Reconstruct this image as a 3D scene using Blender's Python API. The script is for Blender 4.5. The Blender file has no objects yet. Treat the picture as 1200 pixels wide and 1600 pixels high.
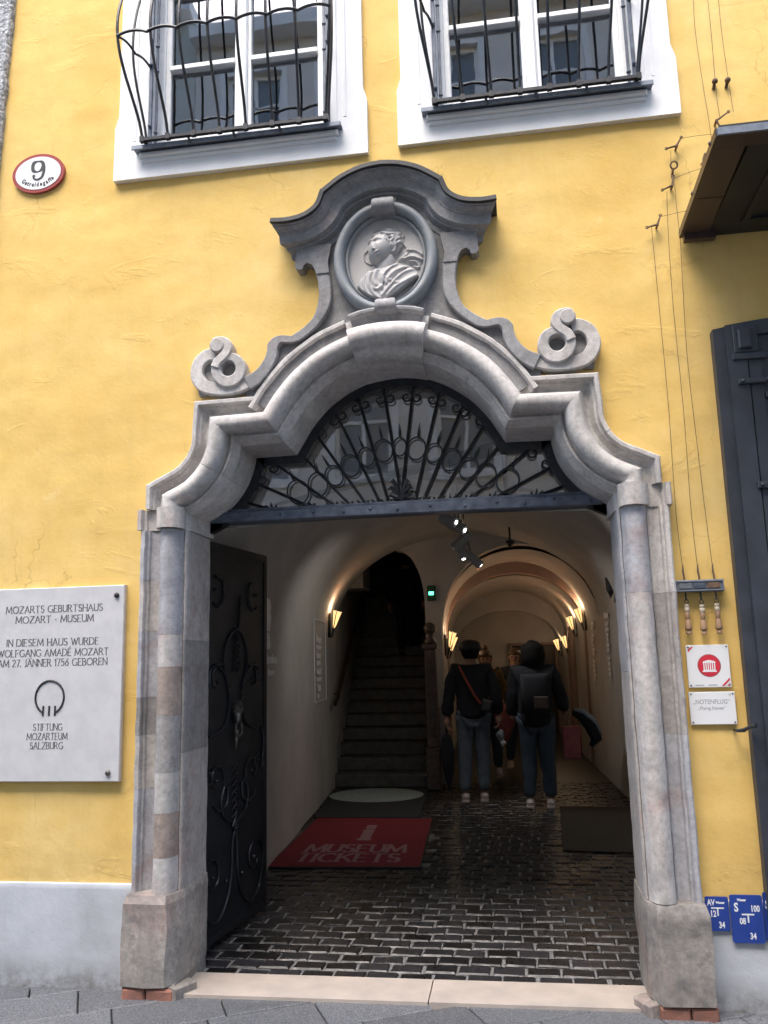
import bpy, math, random
import numpy as np
from mathutils import Vector, Matrix, noise
from math import sin, cos, pi, radians, sqrt
random.seed(7)
S = bpy.context.scene
COL = S.collection

# ------------------------------------------------------------------ camera
YAW, PITCH, ROLL, FPX = radians(8.54), radians(10.03), radians(-1.37), 1295.0
CAMY, CAMZ = -4.255, 1.6
_F = Vector((-sin(YAW), cos(YAW), 0)); _R = Vector((cos(YAW), sin(YAW), 0)); _U = Vector((0, 0, 1))
F2 = _F*cos(PITCH) + _U*sin(PITCH); U2 = _U*cos(PITCH) - _F*sin(PITCH)
R3 = _R*cos(ROLL) + U2*sin(ROLL); U3 = U2*cos(ROLL) - _R*sin(ROLL)
CP = Vector((0, CAMY, CAMZ))
cd = bpy.data.cameras.new('camera'); cam = bpy.data.objects.new('camera', cd); COL.objects.link(cam)
cd.sensor_fit = 'VERTICAL'; cd.sensor_height = 24; cd.lens = 24*FPX/1600; cd.clip_end = 500; cd.clip_start = 0.05
mw = Matrix((R3, U3, -F2)).transposed().to_4x4(); mw.translation = CP; cam.matrix_world = mw
S.camera = cam
def P(px, py, Y=0.0):            # where the sight line through a point of the photograph meets the plane y = Y
    d = F2*FPX + R3*(px-600) - U3*(py-800); return CP + d*((Y-CP.y)/d.y)
def G(px, py, Z=0.0):
    d = F2*FPX + R3*(px-600) - U3*(py-800); return CP + d*((Z-CP.z)/d.z)
def onwall(px, py, x0, y0, k):   # ... meets the side wall x = x0 + k (y - y0)
    d = F2*FPX + R3*(px-600) - U3*(py-800)
    t = (x0 + k*(CP.y-y0) - CP.x)/(d.x - k*d.y); return CP + d*t

# ------------------------------------------------------------------ light
S.view_settings.view_transform = 'Standard'; S.view_settings.look = 'None'
S.view_settings.gamma = 1.0; S.view_settings.use_curve_mapping = False
S.view_settings.exposure = 1.95
S.cycles.max_bounces = 8; S.cycles.diffuse_bounces = 6; S.cycles.glossy_bounces = 4
S.cycles.transmission_bounces = 6; S.cycles.transparent_max_bounces = 8
S.cycles.caustics_reflective = False; S.cycles.caustics_refractive = False
S.cycles.sample_clamp_indirect = 4.0
W = bpy.data.worlds.new('World'); S.world = W; W.use_nodes = True
wn = W.node_tree; bg = wn.nodes['Background']
sky = wn.nodes.new('ShaderNodeTexSky'); sky.sky_type = 'NISHITA'; sky.sun_disc = False
SUN_EL, SUN_AZ = radians(62), radians(200)       # behind the camera, high, veiled by cloud
sky.sun_elevation = SUN_EL; sky.sun_rotation = SUN_AZ; sky.air_density = 1.0; sky.dust_density = 3.0; sky.ozone_density = 1.0
wn.links.new(sky.outputs[0], bg.inputs[0]); bg.inputs[1].default_value = 0.15
sd = bpy.data.lights.new('sun', 'SUN'); sd.energy = 0.9; sd.angle = radians(40); sd.color = (1, .96, .9)
so = bpy.data.objects.new('sun', sd); COL.objects.link(so)
sv = Vector((sin(SUN_AZ)*cos(SUN_EL), cos(SUN_AZ)*cos(SUN_EL), sin(SUN_EL)))
so.rotation_euler = sv.to_track_quat('Z', 'Y').to_euler()

# ------------------------------------------------------------------ materials
def nd(nt, typ, **kw):
    n = nt.nodes.new(typ)
    for k, v in kw.items():
        if k.startswith('i_'): n.inputs[k[2:].replace('_', ' ')].default_value = v
        else: setattr(n, k, v)
    return n
def mk(name):
    m = bpy.data.materials.new(name); m.use_nodes = True
    nt = m.node_tree; b = nt.nodes['Principled BSDF']; return m, nt, b
def pos(nt, scale=(1, 1, 1)):
    g = nd(nt, 'ShaderNodeNewGeometry'); mp = nd(nt, 'ShaderNodeMapping'); mp.inputs['Scale'].default_value = scale
    nt.links.new(g.outputs['Position'], mp.inputs['Vector']); return mp.outputs['Vector']
def noi(nt, vec, scale, detail=4, rough=.55, dist=0):
    n = nd(nt, 'ShaderNodeTexNoise'); n.inputs['Scale'].default_value = scale; n.inputs['Detail'].default_value = detail
    n.inputs['Roughness'].default_value = rough; n.inputs['Distortion'].default_value = dist
    nt.links.new(vec, n.inputs['Vector']); return n.outputs['Fac']
def ramp(nt, fac, stops):
    r = nd(nt, 'ShaderNodeValToRGB'); e = r.color_ramp.elements
    while len(e) < len(stops): e.new(.5)
    for el, (p, c) in zip(e, stops):
        el.position = p; el.color = (c, c, c, 1) if not hasattr(c, '__len__') else (*c, 1)
    nt.links.new(fac, r.inputs[0]); return r.outputs[0]
def mix(nt, fac, a, b, mode='MIX'):
    n = nd(nt, 'ShaderNodeMix', data_type='RGBA', blend_type=mode)
    for sock, v in ((n.inputs[0], fac), (n.inputs[6], a), (n.inputs[7], b)):
        if hasattr(v, 'is_linked') or hasattr(v, 'links'): nt.links.new(v, sock)
        elif hasattr(v, '__len__'): sock.default_value = (*v, 1)
        else: sock.default_value = v
    return n.outputs[2]
def bump(nt, b, h, strength=.3, dist=.01, prev=None):
    n = nd(nt, 'ShaderNodeBump'); n.inputs['Strength'].default_value = strength; n.inputs['Distance'].default_value = dist
    nt.links.new(h, n.inputs['Height'])
    if prev: nt.links.new(prev, n.inputs['Normal'])
    nt.links.new(n.outputs[0], b.inputs['Normal']); return n.outputs[0]
def pmat(name, c, c2=None, sc=6, rough=.7, bs=0, bd=.004, bsc=40, metal=0, var=0, spec=.5, detail=5, lo=.35, hi=.65, stretch=(1, 1, 1)):
    m, nt, b = mk(name); v = pos(nt, stretch)
    col = ramp(nt, noi(nt, v, sc, detail), [(lo, c), (hi, c2 or c)])
    if var:
        oi = nd(nt, 'ShaderNodeObjectInfo'); mr = nd(nt, 'ShaderNodeMapRange')
        mr.inputs[3].default_value = 1-var; mr.inputs[4].default_value = 1+var; nt.links.new(oi.outputs['Random'], mr.inputs[0])
        col = mix(nt, 1.0, col, mr.outputs[0], 'MULTIPLY')
    nt.links.new(col, b.inputs['Base Color']); b.inputs['Roughness'].default_value = rough; b.inputs['Metallic'].default_value = metal
    b.inputs['Specular IOR Level'].default_value = spec
    if bs: bump(nt, b, noi(nt, v, bsc, 6), bs, bd)
    return m
MT = {}
def yellow():
    m, nt, b = mk('yellow_lime_render'); v = pos(nt)
    c = ramp(nt, noi(nt, v, 1.1, 5, .6), [(.3, (.73, .475, .14)), (.5, (.785, .545, .185)), (.72, (.81, .60, .25))])
    c = mix(nt, ramp(nt, noi(nt, v, 7, 7, .65), [(.42, 0), (.75, .45)]), c, (.66, .42, .10))
    c = mix(nt, ramp(nt, noi(nt, v, 3.3, 8, .7, .6), [(.63, 0), (.75, .5)]), c, (.88, .70, .36))
    # damp, grimy band along the plinth and grit
    sx = nd(nt, 'ShaderNodeSeparateXYZ'); nt.links.new(v, sx.inputs[0])
    lz = ramp(nt, sx.outputs[2], [(.0, 1), (.95, 0)])
    c = mix(nt, mix(nt, 1, lz, ramp(nt, noi(nt, v, 9, 7, .7), [(.45, 0), (.7, .8)]), 'MULTIPLY'), c, (.52, .33, .10))
    vo = nd(nt, 'ShaderNodeTexVoronoi', feature='DISTANCE_TO_EDGE'); vo.inputs['Scale'].default_value = 1.3
    dn = nd(nt, 'ShaderNodeTexNoise'); dn.inputs['Scale'].default_value = 3.5; dn.inputs['Detail'].default_value = 6; nt.links.new(v, dn.inputs['Vector'])
    vv = nd(nt, 'ShaderNodeVectorMath', operation='MULTIPLY_ADD'); vv.inputs[1].default_value = (.5, .5, .5)
    nt.links.new(dn.outputs['Color'], vv.inputs[0]); nt.links.new(v, vv.inputs[2]); nt.links.new(vv.outputs[0], vo.inputs['Vector'])
    crk = mix(nt, 1, ramp(nt, vo.outputs['Distance'], [(.0, .7), (.006, 0)]), ramp(nt, noi(nt, v, 1.4, 3), [(.5, 0), (.62, 1)]), 'MULTIPLY')
    c = mix(nt, crk, c, (.45, .30, .10))
    c = mix(nt, ramp(nt, noi(nt, v, 75, 4, .7), [(.66, 0), (.74, .45)]), c, (.55, .37, .12))
    # streaks running down
    vs = pos(nt, (9, 9, .5)); st = ramp(nt, noi(nt, vs, 1.3, 4), [(.55, 0), (.8, .3)])
    c = mix(nt, st, c, (.60, .42, .16))
    nt.links.new(c, b.inputs['Base Color']); b.inputs['Roughness'].default_value = .88; b.inputs['Specular IOR Level'].default_value = .25
    vh = pos(nt, (.7, 1, 1.6))
    n1 = bump(nt, b, noi(nt, pos(nt, (.9, 1, 1.2)), 2.2, 4, .5, .3), .28, .03)
    n2 = bump(nt, b, ramp(nt, noi(nt, vh, 3.1, 7, .6, 1.2), [(.60, 0), (.66, 1)]), .22, .006, n1)
    bump(nt, b, noi(nt, v, 42, 8, .7), .32, .004, n2)
    return m
MT['yellow'] = yellow()
def marble(name, c1, c2, pink=.5, dirt=.6):
    m, nt, b = mk(name); v = pos(nt)
    oi = nd(nt, 'ShaderNodeObjectInfo')
    c = ramp(nt, noi(nt, v, 5.5, 8, .65, 1.0), [(.3, c1), (.5, tuple(.5*(a+d) for a, d in zip(c1, c2))), (.7, c2)])
    pk = ramp(nt, noi(nt, v, 3.1, 6, .6, .8), [(.54, 0), (.68, pink)])
    c = mix(nt, pk, c, (.40, .235, .19))
    # pale veins
    vo = nd(nt, 'ShaderNodeTexVoronoi', feature='DISTANCE_TO_EDGE'); vo.inputs['Scale'].default_value = 3.1
    dn = nd(nt, 'ShaderNodeTexNoise'); dn.inputs['Scale'].default_value = 6; nt.links.new(v, dn.inputs['Vector'])
    vv = nd(nt, 'ShaderNodeVectorMath', operation='MULTIPLY_ADD'); vv.inputs[1].default_value = (.6, .6, .6)
    nt.links.new(dn.outputs['Color'], vv.inputs[0]); nt.links.new(v, vv.inputs[2]); nt.links.new(vv.outputs[0], vo.inputs['Vector'])
    c = mix(nt, ramp(nt, vo.outputs['Distance'], [(.0, .3), (.010, 0)]), c, (.62, .60, .58))
    c = mix(nt, ramp(nt, noi(nt, v, 38, 8, .75), [(.40, .45), (.56, 0)]), c, tuple(q*.62 for q in c2))
    # dark weathering blotches
    c = mix(nt, ramp(nt, noi(nt, v, 9, 8, .7), [(.5, 0), (.72, dirt)]), c, (.13, .125, .12))
    vs = pos(nt, (14, 14, 1.2))
    c = mix(nt, ramp(nt, noi(nt, vs, 1.6, 5), [(.5, 0), (.75, dirt*.6)]), c, (.19, .18, .17))
    mr = nd(nt, 'ShaderNodeMapRange'); mr.inputs[3].default_value = .84; mr.inputs[4].default_value = 1.14
    nt.links.new(oi.outputs['Random'], mr.inputs[0]); c = mix(nt, 1, c, mr.outputs[0], 'MULTIPLY')
    nt.links.new(c, b.inputs['Base Color']); b.inputs['Roughness'].default_value = .62; b.inputs['Specular IOR Level'].default_value = .35
    n1 = bump(nt, b, noi(nt, v, 14, 8, .65), .35, .008)
    bump(nt, b, noi(nt, v, 110, 5, .7), .3, .002, n1)
    return m
MT['marble'] = marble('weathered_marble', (.60, .565, .54), (.44, .41, .39), .6, .5)
MT['marble_red'] = marble('reddish_brown_marble', (.46, .37, .32), (.36, .29, .25), .7, .55)
MT['marble_blue'] = marble('bluish_marble', (.49, .49, .515), (.37, .37, .395), .45, .45)
MT['marble_dark'] = marble('dark_patched_marble', (.42, .40, .385), (.30, .285, .28), .35, .7)
MT['marble_lo'] = marble('worn_base_marble', (.42, .385, .35), (.24, .22, .20), .35, 1.0)
MT['marble_top'] = marble('grey_weathered_stone', (.35, .345, .35), (.25, .25, .255), .15, .6)
MT['marble_white'] = marble('pale_carved_marble', (.66, .635, .61), (.50, .475, .455), .25, .4)
MT['relief'] = pmat('carved_grey_marble', (.44, .43, .425), (.38, .37, .365), 12, .55, .2, .002, 90)
MT['ring'] = pmat('blue_grey_stone', (.20, .225, .25), (.27, .28, .285), 9, .5, .25, .003, 50)
MT['lead'] = pmat('black_lead_sheet', (.03, .03, .032), (.015, .015, .016), 20, .7, .3)
def plinthmat():
    m, nt, b = mk('grey_plinth_paint'); v = pos(nt)
    c = ramp(nt, noi(nt, v, 3, 7, .6), [(.3, (.40, .42, .45)), (.5, (.49, .515, .555)), (.7, (.56, .585, .63))])
    c = mix(nt, ramp(nt, noi(nt, pos(nt, (3, 3, .8)), 2.2, 6, .65), [(.55, 0), (.75, .5)]), c, (.33, .34, .35))
    sx = nd(nt, 'ShaderNodeSeparateXYZ'); nt.links.new(v, sx.inputs[0])
    c = mix(nt, mix(nt, 1, ramp(nt, sx.outputs[2], [(.0, 1), (.16, 0)]), ramp(nt, noi(nt, v, 12, 7, .7), [(.35, .2), (.6, 1)]), 'MULTIPLY'), c, (.17, .165, .155))
    c = mix(nt, ramp(nt, noi(nt, v, 60, 3, .6), [(.68, 0), (.74, .5)]), c, (.2, .2, .2))
    nt.links.new(c, b.inputs['Base Color']); b.inputs['Roughness'].default_value = .85
    bump(nt, b, noi(nt, v, 20, 8, .7), .4, .006); return m
MT['plinth'] = plinthmat()
MT['white'] = pmat('white_render', (.84, .85, .86), (.77, .78, .79), 5, .8, .25, .004, 30)
MT['whitepaint'] = pmat('white_window_paint', (.84, .85, .85), (.78, .79, .79), 20, .45)
MT['rough_white'] = pmat('rough_cast_white', (.70, .71, .72), (.25, .26, .27), 55, .95, 1, .03, 50, lo=.35, hi=.6)
MT['flash'] = pmat('blue_grey_zinc', (.14, .17, .22), (.22, .25, .30), 25, .5, .2, .002, 30, metal=.3)
MT['iron_blue'] = pmat('blue_grey_iron_paint', (.055, .07, .10), (.11, .135, .18), 18, .45, .3, .002, 60, metal=.2)
MT['iron'] = pmat('black_iron', (.012, .014, .018), (.03, .032, .038), 25, .42, .35, .002, 50, metal=.3)
MT['doorsheet'] = pmat('black_iron_sheet', (.010, .012, .016), (.020, .022, .028), 6, .5, .3, .004, 12, metal=.2)
MT['silver'] = pmat('worn_steel', (.20, .195, .18), (.09, .088, .085), 40, .35, .2, metal=.8)
MT['rust'] = pmat('rusty_iron', (.10, .055, .035), (.18, .11, .07), 40, .8, .4)
MT['shutter'] = pmat('slate_blue_shutter_paint', (.042, .050, .068), (.028, .033, .045), 8, .5, .3, .003, 30)
MT['canopy'] = pmat('brown_enamel', (.075, .05, .042), (.055, .037, .032), 8, .35)
MT['canopy_dark'] = pmat('black_canopy_panel', (.016, .016, .018), (.022, .022, .022), 8, .5)
MT['wood'] = pmat('turned_wood', (.34, .21, .12), (.22, .13, .075), 30, .55, .2, stretch=(1, 1, .2))
MT['wood_dark'] = pmat('dark_wood', (.03, .018, .012), (.05, .03, .02), 12, .5, .2, stretch=(1, 1, .2))
MT['ivory'] = pmat('pale_wood', (.55, .47, .36), (.42, .35, .26), 30, .5)
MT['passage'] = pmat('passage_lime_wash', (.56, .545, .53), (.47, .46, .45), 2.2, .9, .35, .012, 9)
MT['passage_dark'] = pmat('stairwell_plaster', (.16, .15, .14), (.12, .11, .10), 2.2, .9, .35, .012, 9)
MT['rib'] = pmat('pinkish_rib_plaster', (.34, .25, .22), (.28, .21, .18), 5, .9, .3)
MT['step'] = pmat('worn_stone_step', (.14, .14, .14), (.09, .09, .09), 10, .6, .4, .006, 25, var=.15)
MT['newel'] = pmat('brown_marble', (.15, .105, .085), (.09, .065, .055), 22, .45, .25)
MT['darkfloor'] = pmat('dark_passage_floor', (.045, .038, .032), (.03, .026, .022), 9, .35, .3, .004, 18)
MT['threshold'] = pmat('pinkish_marble_slab', (.50, .43, .375), (.40, .35, .31), 6, .5, .12, .003, 30)
MT['brick'] = pmat('red_brick', (.30, .13, .09), (.22, .11, .085), 22, .9, .6, .006, 60, var=.15)
MT['mortar'] = pmat('gritty_pale_mortar', (.11, .11, .112), (.25, .247, .245), 130, .9, .8, .006, 150)
MT['plaque'] = pmat('pale_limestone', (.60, .60, .61), (.54, .54, .555), 14, .6, .12, .002, 70)
MT['ink'] = pmat('dark_grey_lettering', (.10, .10, .105), None, 10, .7)
MT['black'] = pmat('black_paint', (.02, .02, .022), None, 10, .5)
MT['wtext'] = pmat('white_wall_lettering', (.92, .93, .95), None, 10, .6)
MT['enamel'] = pmat('white_enamel', (.80, .81, .82), None, 10, .2)
MT['enamel_red'] = pmat('oxide_red_enamel', (.34, .075, .07), None, 10, .25)
MT['sign_blue'] = pmat('blue_sign_plate', (.018, .05, .27), (.022, .06, .30), 10, .3)
MT['signred'] = pmat('signal_red_print', (.62, .03, .055), None, 10, .4)
MT['grey_print'] = pmat('grey_print', (.28, .29, .31), None, 10, .5)
MT['mat_red'] = pmat('red_carpet', (.24, .016, .028), (.17, .012, .022), 40, .95, .6, .004, 220)
MT['mat_let'] = pmat('faded_mat_lettering', (.36, .21, .22), (.27, .12, .13), 60, .95)
MT['mat_grey'] = pmat('dark_grey_matting', (.028, .032, .036), (.04, .044, .048), 40, .95, .5, .004, 200)
MT['mat_oval'] = pmat('pale_green_mat_print', (.46, .54, .54), (.36, .44, .44), 30, .95, .4, .003, 200)
MT['mat_brown'] = pmat('brown_matting', (.035, .028, .022), (.05, .04, .032), 40, .95, .5, .004, 200)
MT['board'] = pmat('slate_grey_bell_plate', (.12, .13, .15), (.17, .18, .2), 30, .5, .2)
MT['spot'] = pmat('grey_spot_housing', (.30, .31, .32), None, 10, .4)
MT['opp'] = pmat('pale_stucco', (.74, .72, .69), (.66, .64, .61), 2, .9, .3)
MT['opp2'] = pmat('sage_stucco', (.58, .60, .58), (.50, .53, .50), 2, .9, .3)
MT['curtain'] = pmat('white_net_curtain', (.72, .74, .78), (.62, .64, .68), 8, .9)
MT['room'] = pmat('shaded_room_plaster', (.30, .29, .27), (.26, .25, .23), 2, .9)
MT['skin'] = pmat('skin', (.42, .25, .18), (.38, .22, .16), 8, .5)
MT['hair'] = pmat('black_hair', (.008, .007, .007), None, 10, .8, .6, .01, 60, spec=.2)
MT['hair_brown'] = pmat('brown_hair', (.10, .06, .035), None, 10, .5)
MT['navy'] = pmat('navy_cloth', (.009, .011, .018), (.014, .016, .024), 12, .9, .5, .01, 14)
MT['jeans'] = pmat('washed_grey_denim', (.14, .175, .215), (.10, .13, .165), 15, .9, .5, .01, 16)
MT['jeans_dark'] = pmat('dark_denim', (.05, .075, .11), (.06, .085, .12), 15, .9, .5, .01, 16)
MT['mustard'] = pmat('mustard_cloth', (.20, .12, .035), (.16, .10, .03), 12, .9, .4, .01, 16)
MT['strap'] = pmat('red_strap', (.30, .05, .03), None, 10, .7)
MT['shoe'] = pmat('off_white_shoe', (.66, .56, .55), (.8, .74, .74), 25, .7, .3)
MT['pink'] = pmat('pink_cloth', (.42, .13, .13), (.32, .08, .09), 14, .7, .3)
MT['paleblue'] = pmat('pale_blue_cloth', (.34, .40, .45), (.25, .3, .36), 20, .8)
def granite():
    m, nt, b = mk('grey_granite_paving'); v = pos(nt)
    c = ramp(nt, noi(nt, v, 150, 3, .8), [(.38, (.05, .054, .062)), (.5, (.115, .12, .13)), (.62, (.24, .245, .255))])
    c = mix(nt, ramp(nt, noi(nt, v, 2.5, 6), [(.4, 0), (.7, .45)]), c, (.13, .14, .15))
    oi = nd(nt, 'ShaderNodeObjectInfo'); mr = nd(nt, 'ShaderNodeMapRange'); mr.inputs[3].default_value = .8; mr.inputs[4].default_value = 1.15
    nt.links.new(oi.outputs['Random'], mr.inputs[0]); c = mix(nt, 1, c, mr.outputs[0], 'MULTIPLY')
    nt.links.new(c, b.inputs['Base Color']); b.inputs['Roughness'].default_value = .5
    bump(nt, b, noi(nt, v, 90, 6, .7), .4, .003); return m
MT['granite'] = granite()
def sett():
    m, nt, b = mk('dark_wood_sett'); v = pos(nt); oi = nd(nt, 'ShaderNodeObjectInfo')
    c = ramp(nt, noi(nt, v, 22, 7, .7), [(.3, (.007, .007, .009)), (.6, (.015, .015, .017)), (.75, (.045, .044, .046))])
    mr = nd(nt, 'ShaderNodeMapRange'); mr.inputs[3].default_value = .4; mr.inputs[4].default_value = 2.1
    nt.links.new(oi.outputs['Random'], mr.inputs[0]); c = mix(nt, 1, c, mr.outputs[0], 'MULTIPLY')
    nt.links.new(c, b.inputs['Base Color'])
    rr = ramp(nt, noi(nt, v, 14, 4), [(.3, .20), (.7, .5)]); nt.links.new(rr, b.inputs['Roughness'])
    n1 = bump(nt, b, noi(nt, v, 28, 6, .6), .5, .006); bump(nt, b, noi(nt, v, 160, 4, .7), .4, .002, n1); return m
MT['sett'] = sett()
def glass(nm='window_glass', ior=3.1, t=1.0):
    m, nt, b = mk(nm)
    out = nt.nodes['Material Output']; nt.nodes.remove(b)
    tr = nd(nt, 'ShaderNodeBsdfTransparent'); tr.inputs[0].default_value = (.86*t, .89*t, .9*t, 1)
    gl = nd(nt, 'ShaderNodeBsdfGlossy'); gl.inputs['Roughness'].default_value = .015; gl.inputs[0].default_value = (.95, .97, 1, 1)
    fr = nd(nt, 'ShaderNodeFresnel'); fr.inputs[0].default_value = ior
    bp = nd(nt, 'ShaderNodeBump'); bp.inputs['Strength'].default_value = .06; bp.inputs['Distance'].default_value = .01
    nt.links.new(noi(nt, pos(nt), 3.0, 2), bp.inputs['Height']); nt.links.new(bp.outputs[0], gl.inputs['Normal'])
    mx = nd(nt, 'ShaderNodeMixShader'); nt.links.new(fr.outputs[0], mx.inputs[0]); nt.links.new(tr.outputs[0], mx.inputs[1])
    nt.links.new(gl.outputs[0], mx.inputs[2]); nt.links.new(mx.outputs[0], out.inputs[0]); return m
MT['glass'] = glass(); MT['fan_glass'] = glass('dusty_fanlight_glass', 2.25, .8)
def emat(name, c, s):
    m, nt, b = mk(name); b.inputs['Base Color'].default_value = (*c, 1)
    b.inputs['Emission Color'].default_value = (*c, 1); b.inputs['Emission Strength'].default_value = s; return m
MT['lampglow'] = emat('lit_lamp_glass', (1, .60, .24), .42)
MT['exitglow'] = emat('lit_green_sign', (.1, 1, .45), 1.2)
MT['exitbody'] = pmat('green_sign_body', (.02, .10, .06), None, 10, .5)
MT['lens'] = emat('lit_spot_lens', (1, .97, .9), 3.0)

# ------------------------------------------------------------------ helpers
def origin_of(o):
    v = Vector((0, 0, 0))
    while o: v += o.location; o = o.parent
    return v
def tag(o, label=None, cat=None, group=None, kind=None):
    for k, v in (('label', label), ('category', cat), ('group', group), ('kind', kind)):
        if v: o[k] = v
    return o
def thing(name, label, cat, loc=(0, 0, 0), group=None):
    o = bpy.data.objects.new(name, None); COL.objects.link(o); o.location = loc; o.empty_display_size = .1
    return tag(o, label, cat, group)
class MB:
    def __init__(s): s.v = []; s.f = []
    def add(s, vs, fs):
        b = len(s.v); s.v += [tuple(v) for v in vs]; s.f += [tuple(b+i for i in f) for f in fs]; return s
    def box(s, x0, x1, y0, y1, z0, z1, m=None):
        vs = [Vector((x, y, z)) for x in (x0, x1) for y in (y0, y1) for z in (z0, z1)]
        if m: vs = [m @ v for v in vs]
        return s.add(vs, [(0, 1, 3, 2), (4, 6, 7, 5), (0, 4, 5, 1), (2, 3, 7, 6), (0, 2, 6, 4), (1, 5, 7, 3)])
    def bbox(s, x0, x1, y0, y1, z0, z1, b=.004, m=None):     # box with its front (-y) edges bevelled
        vs = [(x0, y1, z0), (x1, y1, z0), (x1, y1, z1), (x0, y1, z1), (x0, y0+b, z0), (x1, y0+b, z0), (x1, y0+b, z1), (x0, y0+b, z1),
              (x0+b, y0, z0+b), (x1-b, y0, z0+b), (x1-b, y0, z1-b), (x0+b, y0, z1-b)]
        if m: vs = [m @ Vector(v) for v in vs]
        fs = [(0, 3, 2, 1)] + [(i, (i+1) % 4, 4+(i+1) % 4, 4+i) for i in range(4)] + [(4+i, 4+(i+1) % 4, 8+(i+1) % 4, 8+i) for i in range(4)] + [(8, 9, 10, 11)]
        return s.add(vs, fs)
    def tube(s, pts, r, n=6, closed=False, caps=True):
        pts = [Vector(p) for p in pts]; N = len(pts); rs = r if hasattr(r, '__len__') else [r]*N
        rings = []; up = None
        for i, p in enumerate(pts):
            a = pts[i-1] if (i or closed) else p; c = pts[(i+1) % N] if (i < N-1 or closed) else p
            t = (c-a).normalized() if (c-a).length > 1e-9 else Vector((0, 0, 1))
            if up is None: up = t.orthogonal().normalized()
            up = (up - t*up.dot(t)); up = up.normalized() if up.length > 1e-6 else t.orthogonal().normalized()
            w = t.cross(up)
            rings.append([p + (up*cos(2*pi*k/n+pi/n) + w*sin(2*pi*k/n+pi/n))*rs[i] for k in range(n)])
        vs = [v for rg in rings for v in rg]; fs = []
        M = N if closed else N-1
        for i in range(M):
            j = (i+1) % N
            for k in range(n): fs.append((i*n+k, i*n+(k+1) % n, j*n+(k+1) % n, j*n+k))
        if caps and not closed: fs += [tuple(range(n))[::-1], tuple((N-1)*n+k for k in range(n))]
        return s.add(vs, fs)
    def lathe(s, prof, c=(0, 0, 0), n=12, m=None):           # prof [(r, z)]
        vs = []; fs = []
        for r, z in prof:
            for k in range(n):
                a = 2*pi*k/n; v = Vector((r*cos(a), r*sin(a), z))
                if m: v = m @ v
                vs.append(v + Vector(c))
        for i in range(len(prof)-1):
            for k in range(n): fs.append((i*n+k, i*n+(k+1) % n, (i+1)*n+(k+1) % n, (i+1)*n+k))
        fs += [tuple(range(n))[::-1], tuple((len(prof)-1)*n+k for k in range(n))]
        return s.add(vs, fs)
    def prism(s, poly, y0, y1, bev=0):                       # poly in (x, z), front at y0
        n = len(poly); vs = [(x, y0, z) for x, z in poly] + [(x, y1, z) for x, z in poly]
        return s.add(vs, [tuple(range(n)), tuple(range(2*n-1, n-1, -1))] + [(i, (i+1) % n, n+(i+1) % n, n+i) for i in range(n)])
    def prism_z(s, poly, z0, z1):                            # poly in (x, y)
        n = len(poly); vs = [(x, y, z0) for x, y in poly] + [(x, y, z1) for x, y in poly]
        return s.add(vs, [tuple(range(n-1, -1, -1)), tuple(range(n, 2*n))] + [(i, (i+1) % n, n+(i+1) % n, n+i) for i in range(n)])
    def ball(s, c, r, n=10, sc=(1, 1, 1)):
        prof = [(max(1e-4, r*sin(pi*i/n)), -r*cos(pi*i/n)) for i in range(n+1)]
        return s.lathe(prof, c, n+2, Matrix.Diagonal((*sc, 1)))
    def sweep(s, path, prof, mir=1, closedprof=True, caps=True, xc=0, ns=None):
        # path [(x, z)] in the wall plane, prof [(s outwards, d towards the street)]
        ns = ns or normals(path); n = len(prof); vs = []
        for (x, z), (nx, nz) in zip(path, ns):
            for a, d in prof: vs.append((xc + mir*(x+nx*a), -d, z+nz*a))
        fs = []; M = n if closedprof else n-1
        for i in range(len(path)-1):
            for k in range(M):
                q = (i*n+k, i*n+(k+1) % n, (i+1)*n+(k+1) % n, (i+1)*n+k); fs.append(q if mir > 0 else q[::-1])
        if caps and closedprof:
            a = tuple(range(n)); b = tuple((len(path)-1)*n+k for k in range(n)); fs += [a[::-1], b] if mir > 0 else [a, b[::-1]]
        return s.add(vs, fs)
    def strip(s, A, B, d0, d1, mir=1, xc=0, N=40, bev=.006):
        A = resample(A, N); B = resample(B, N); vs = []; fs = []; d1_ = d1
        for _i, ((a, c), (b, d)) in enumerate(zip(A, B)):
            d1 = d1_ + .006*_i/N
            L = max(1e-6, math.hypot(b-a, d-c)); ux, uz = (b-a)/L*bev, (d-c)/L*bev
            for x, z, dd in ((a, c, d0), (a, c, d1-bev), (a+ux, c+uz, d1), (b-ux, d-uz, d1), (b, d, d1-bev), (b, d, d0)):
                vs.append((xc+mir*x, -dd, z))
        for i in range(N-1):
            for k in range(6):
                q = (i*6+k, i*6+(k+1) % 6, i*6+6+(k+1) % 6, i*6+6+k); fs.append(q)
        fs += [tuple(range(6)), tuple((N-1)*6+k for k in range(6))]
        return s.add(vs, fs)
    def rough(s, amp, sc=8, seed=0):
        o = Vector((seed*3.7, seed*1.3, 0)); nv = []
        for v in s.v:
            p = Vector(v)*sc+o
            d = noise.noise_vector(p)*amp; nv.append((v[0]+d[0], v[1]+d[1], v[2]+d[2]))
        s.v = nv; return s
    def build(s, name, mat, parent=None, smooth=False, label=None, cat=None, group=None, kind=None, angle=None):
        me = bpy.data.meshes.new(name); n = len(s.v)
        a = np.array(s.v); c = (a.min(0)+a.max(0))/2 if n else np.zeros(3)
        if parent is None: c[2] = a[:, 2].min()
        me.from_pydata([tuple(p) for p in a-c], [], s.f)
        me.materials.append(MT[mat] if isinstance(mat, str) else mat)
        if smooth: me.shade_smooth()
        if angle:
            me.shade_smooth(); me.set_sharp_from_angle(angle=radians(angle))
        import bmesh
        bm = bmesh.new(); bm.from_mesh(me); bmesh.ops.recalc_face_normals(bm, faces=bm.faces); bm.to_mesh(me); bm.free()
        o = bpy.data.objects.new(name, me); COL.objects.link(o)
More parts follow.
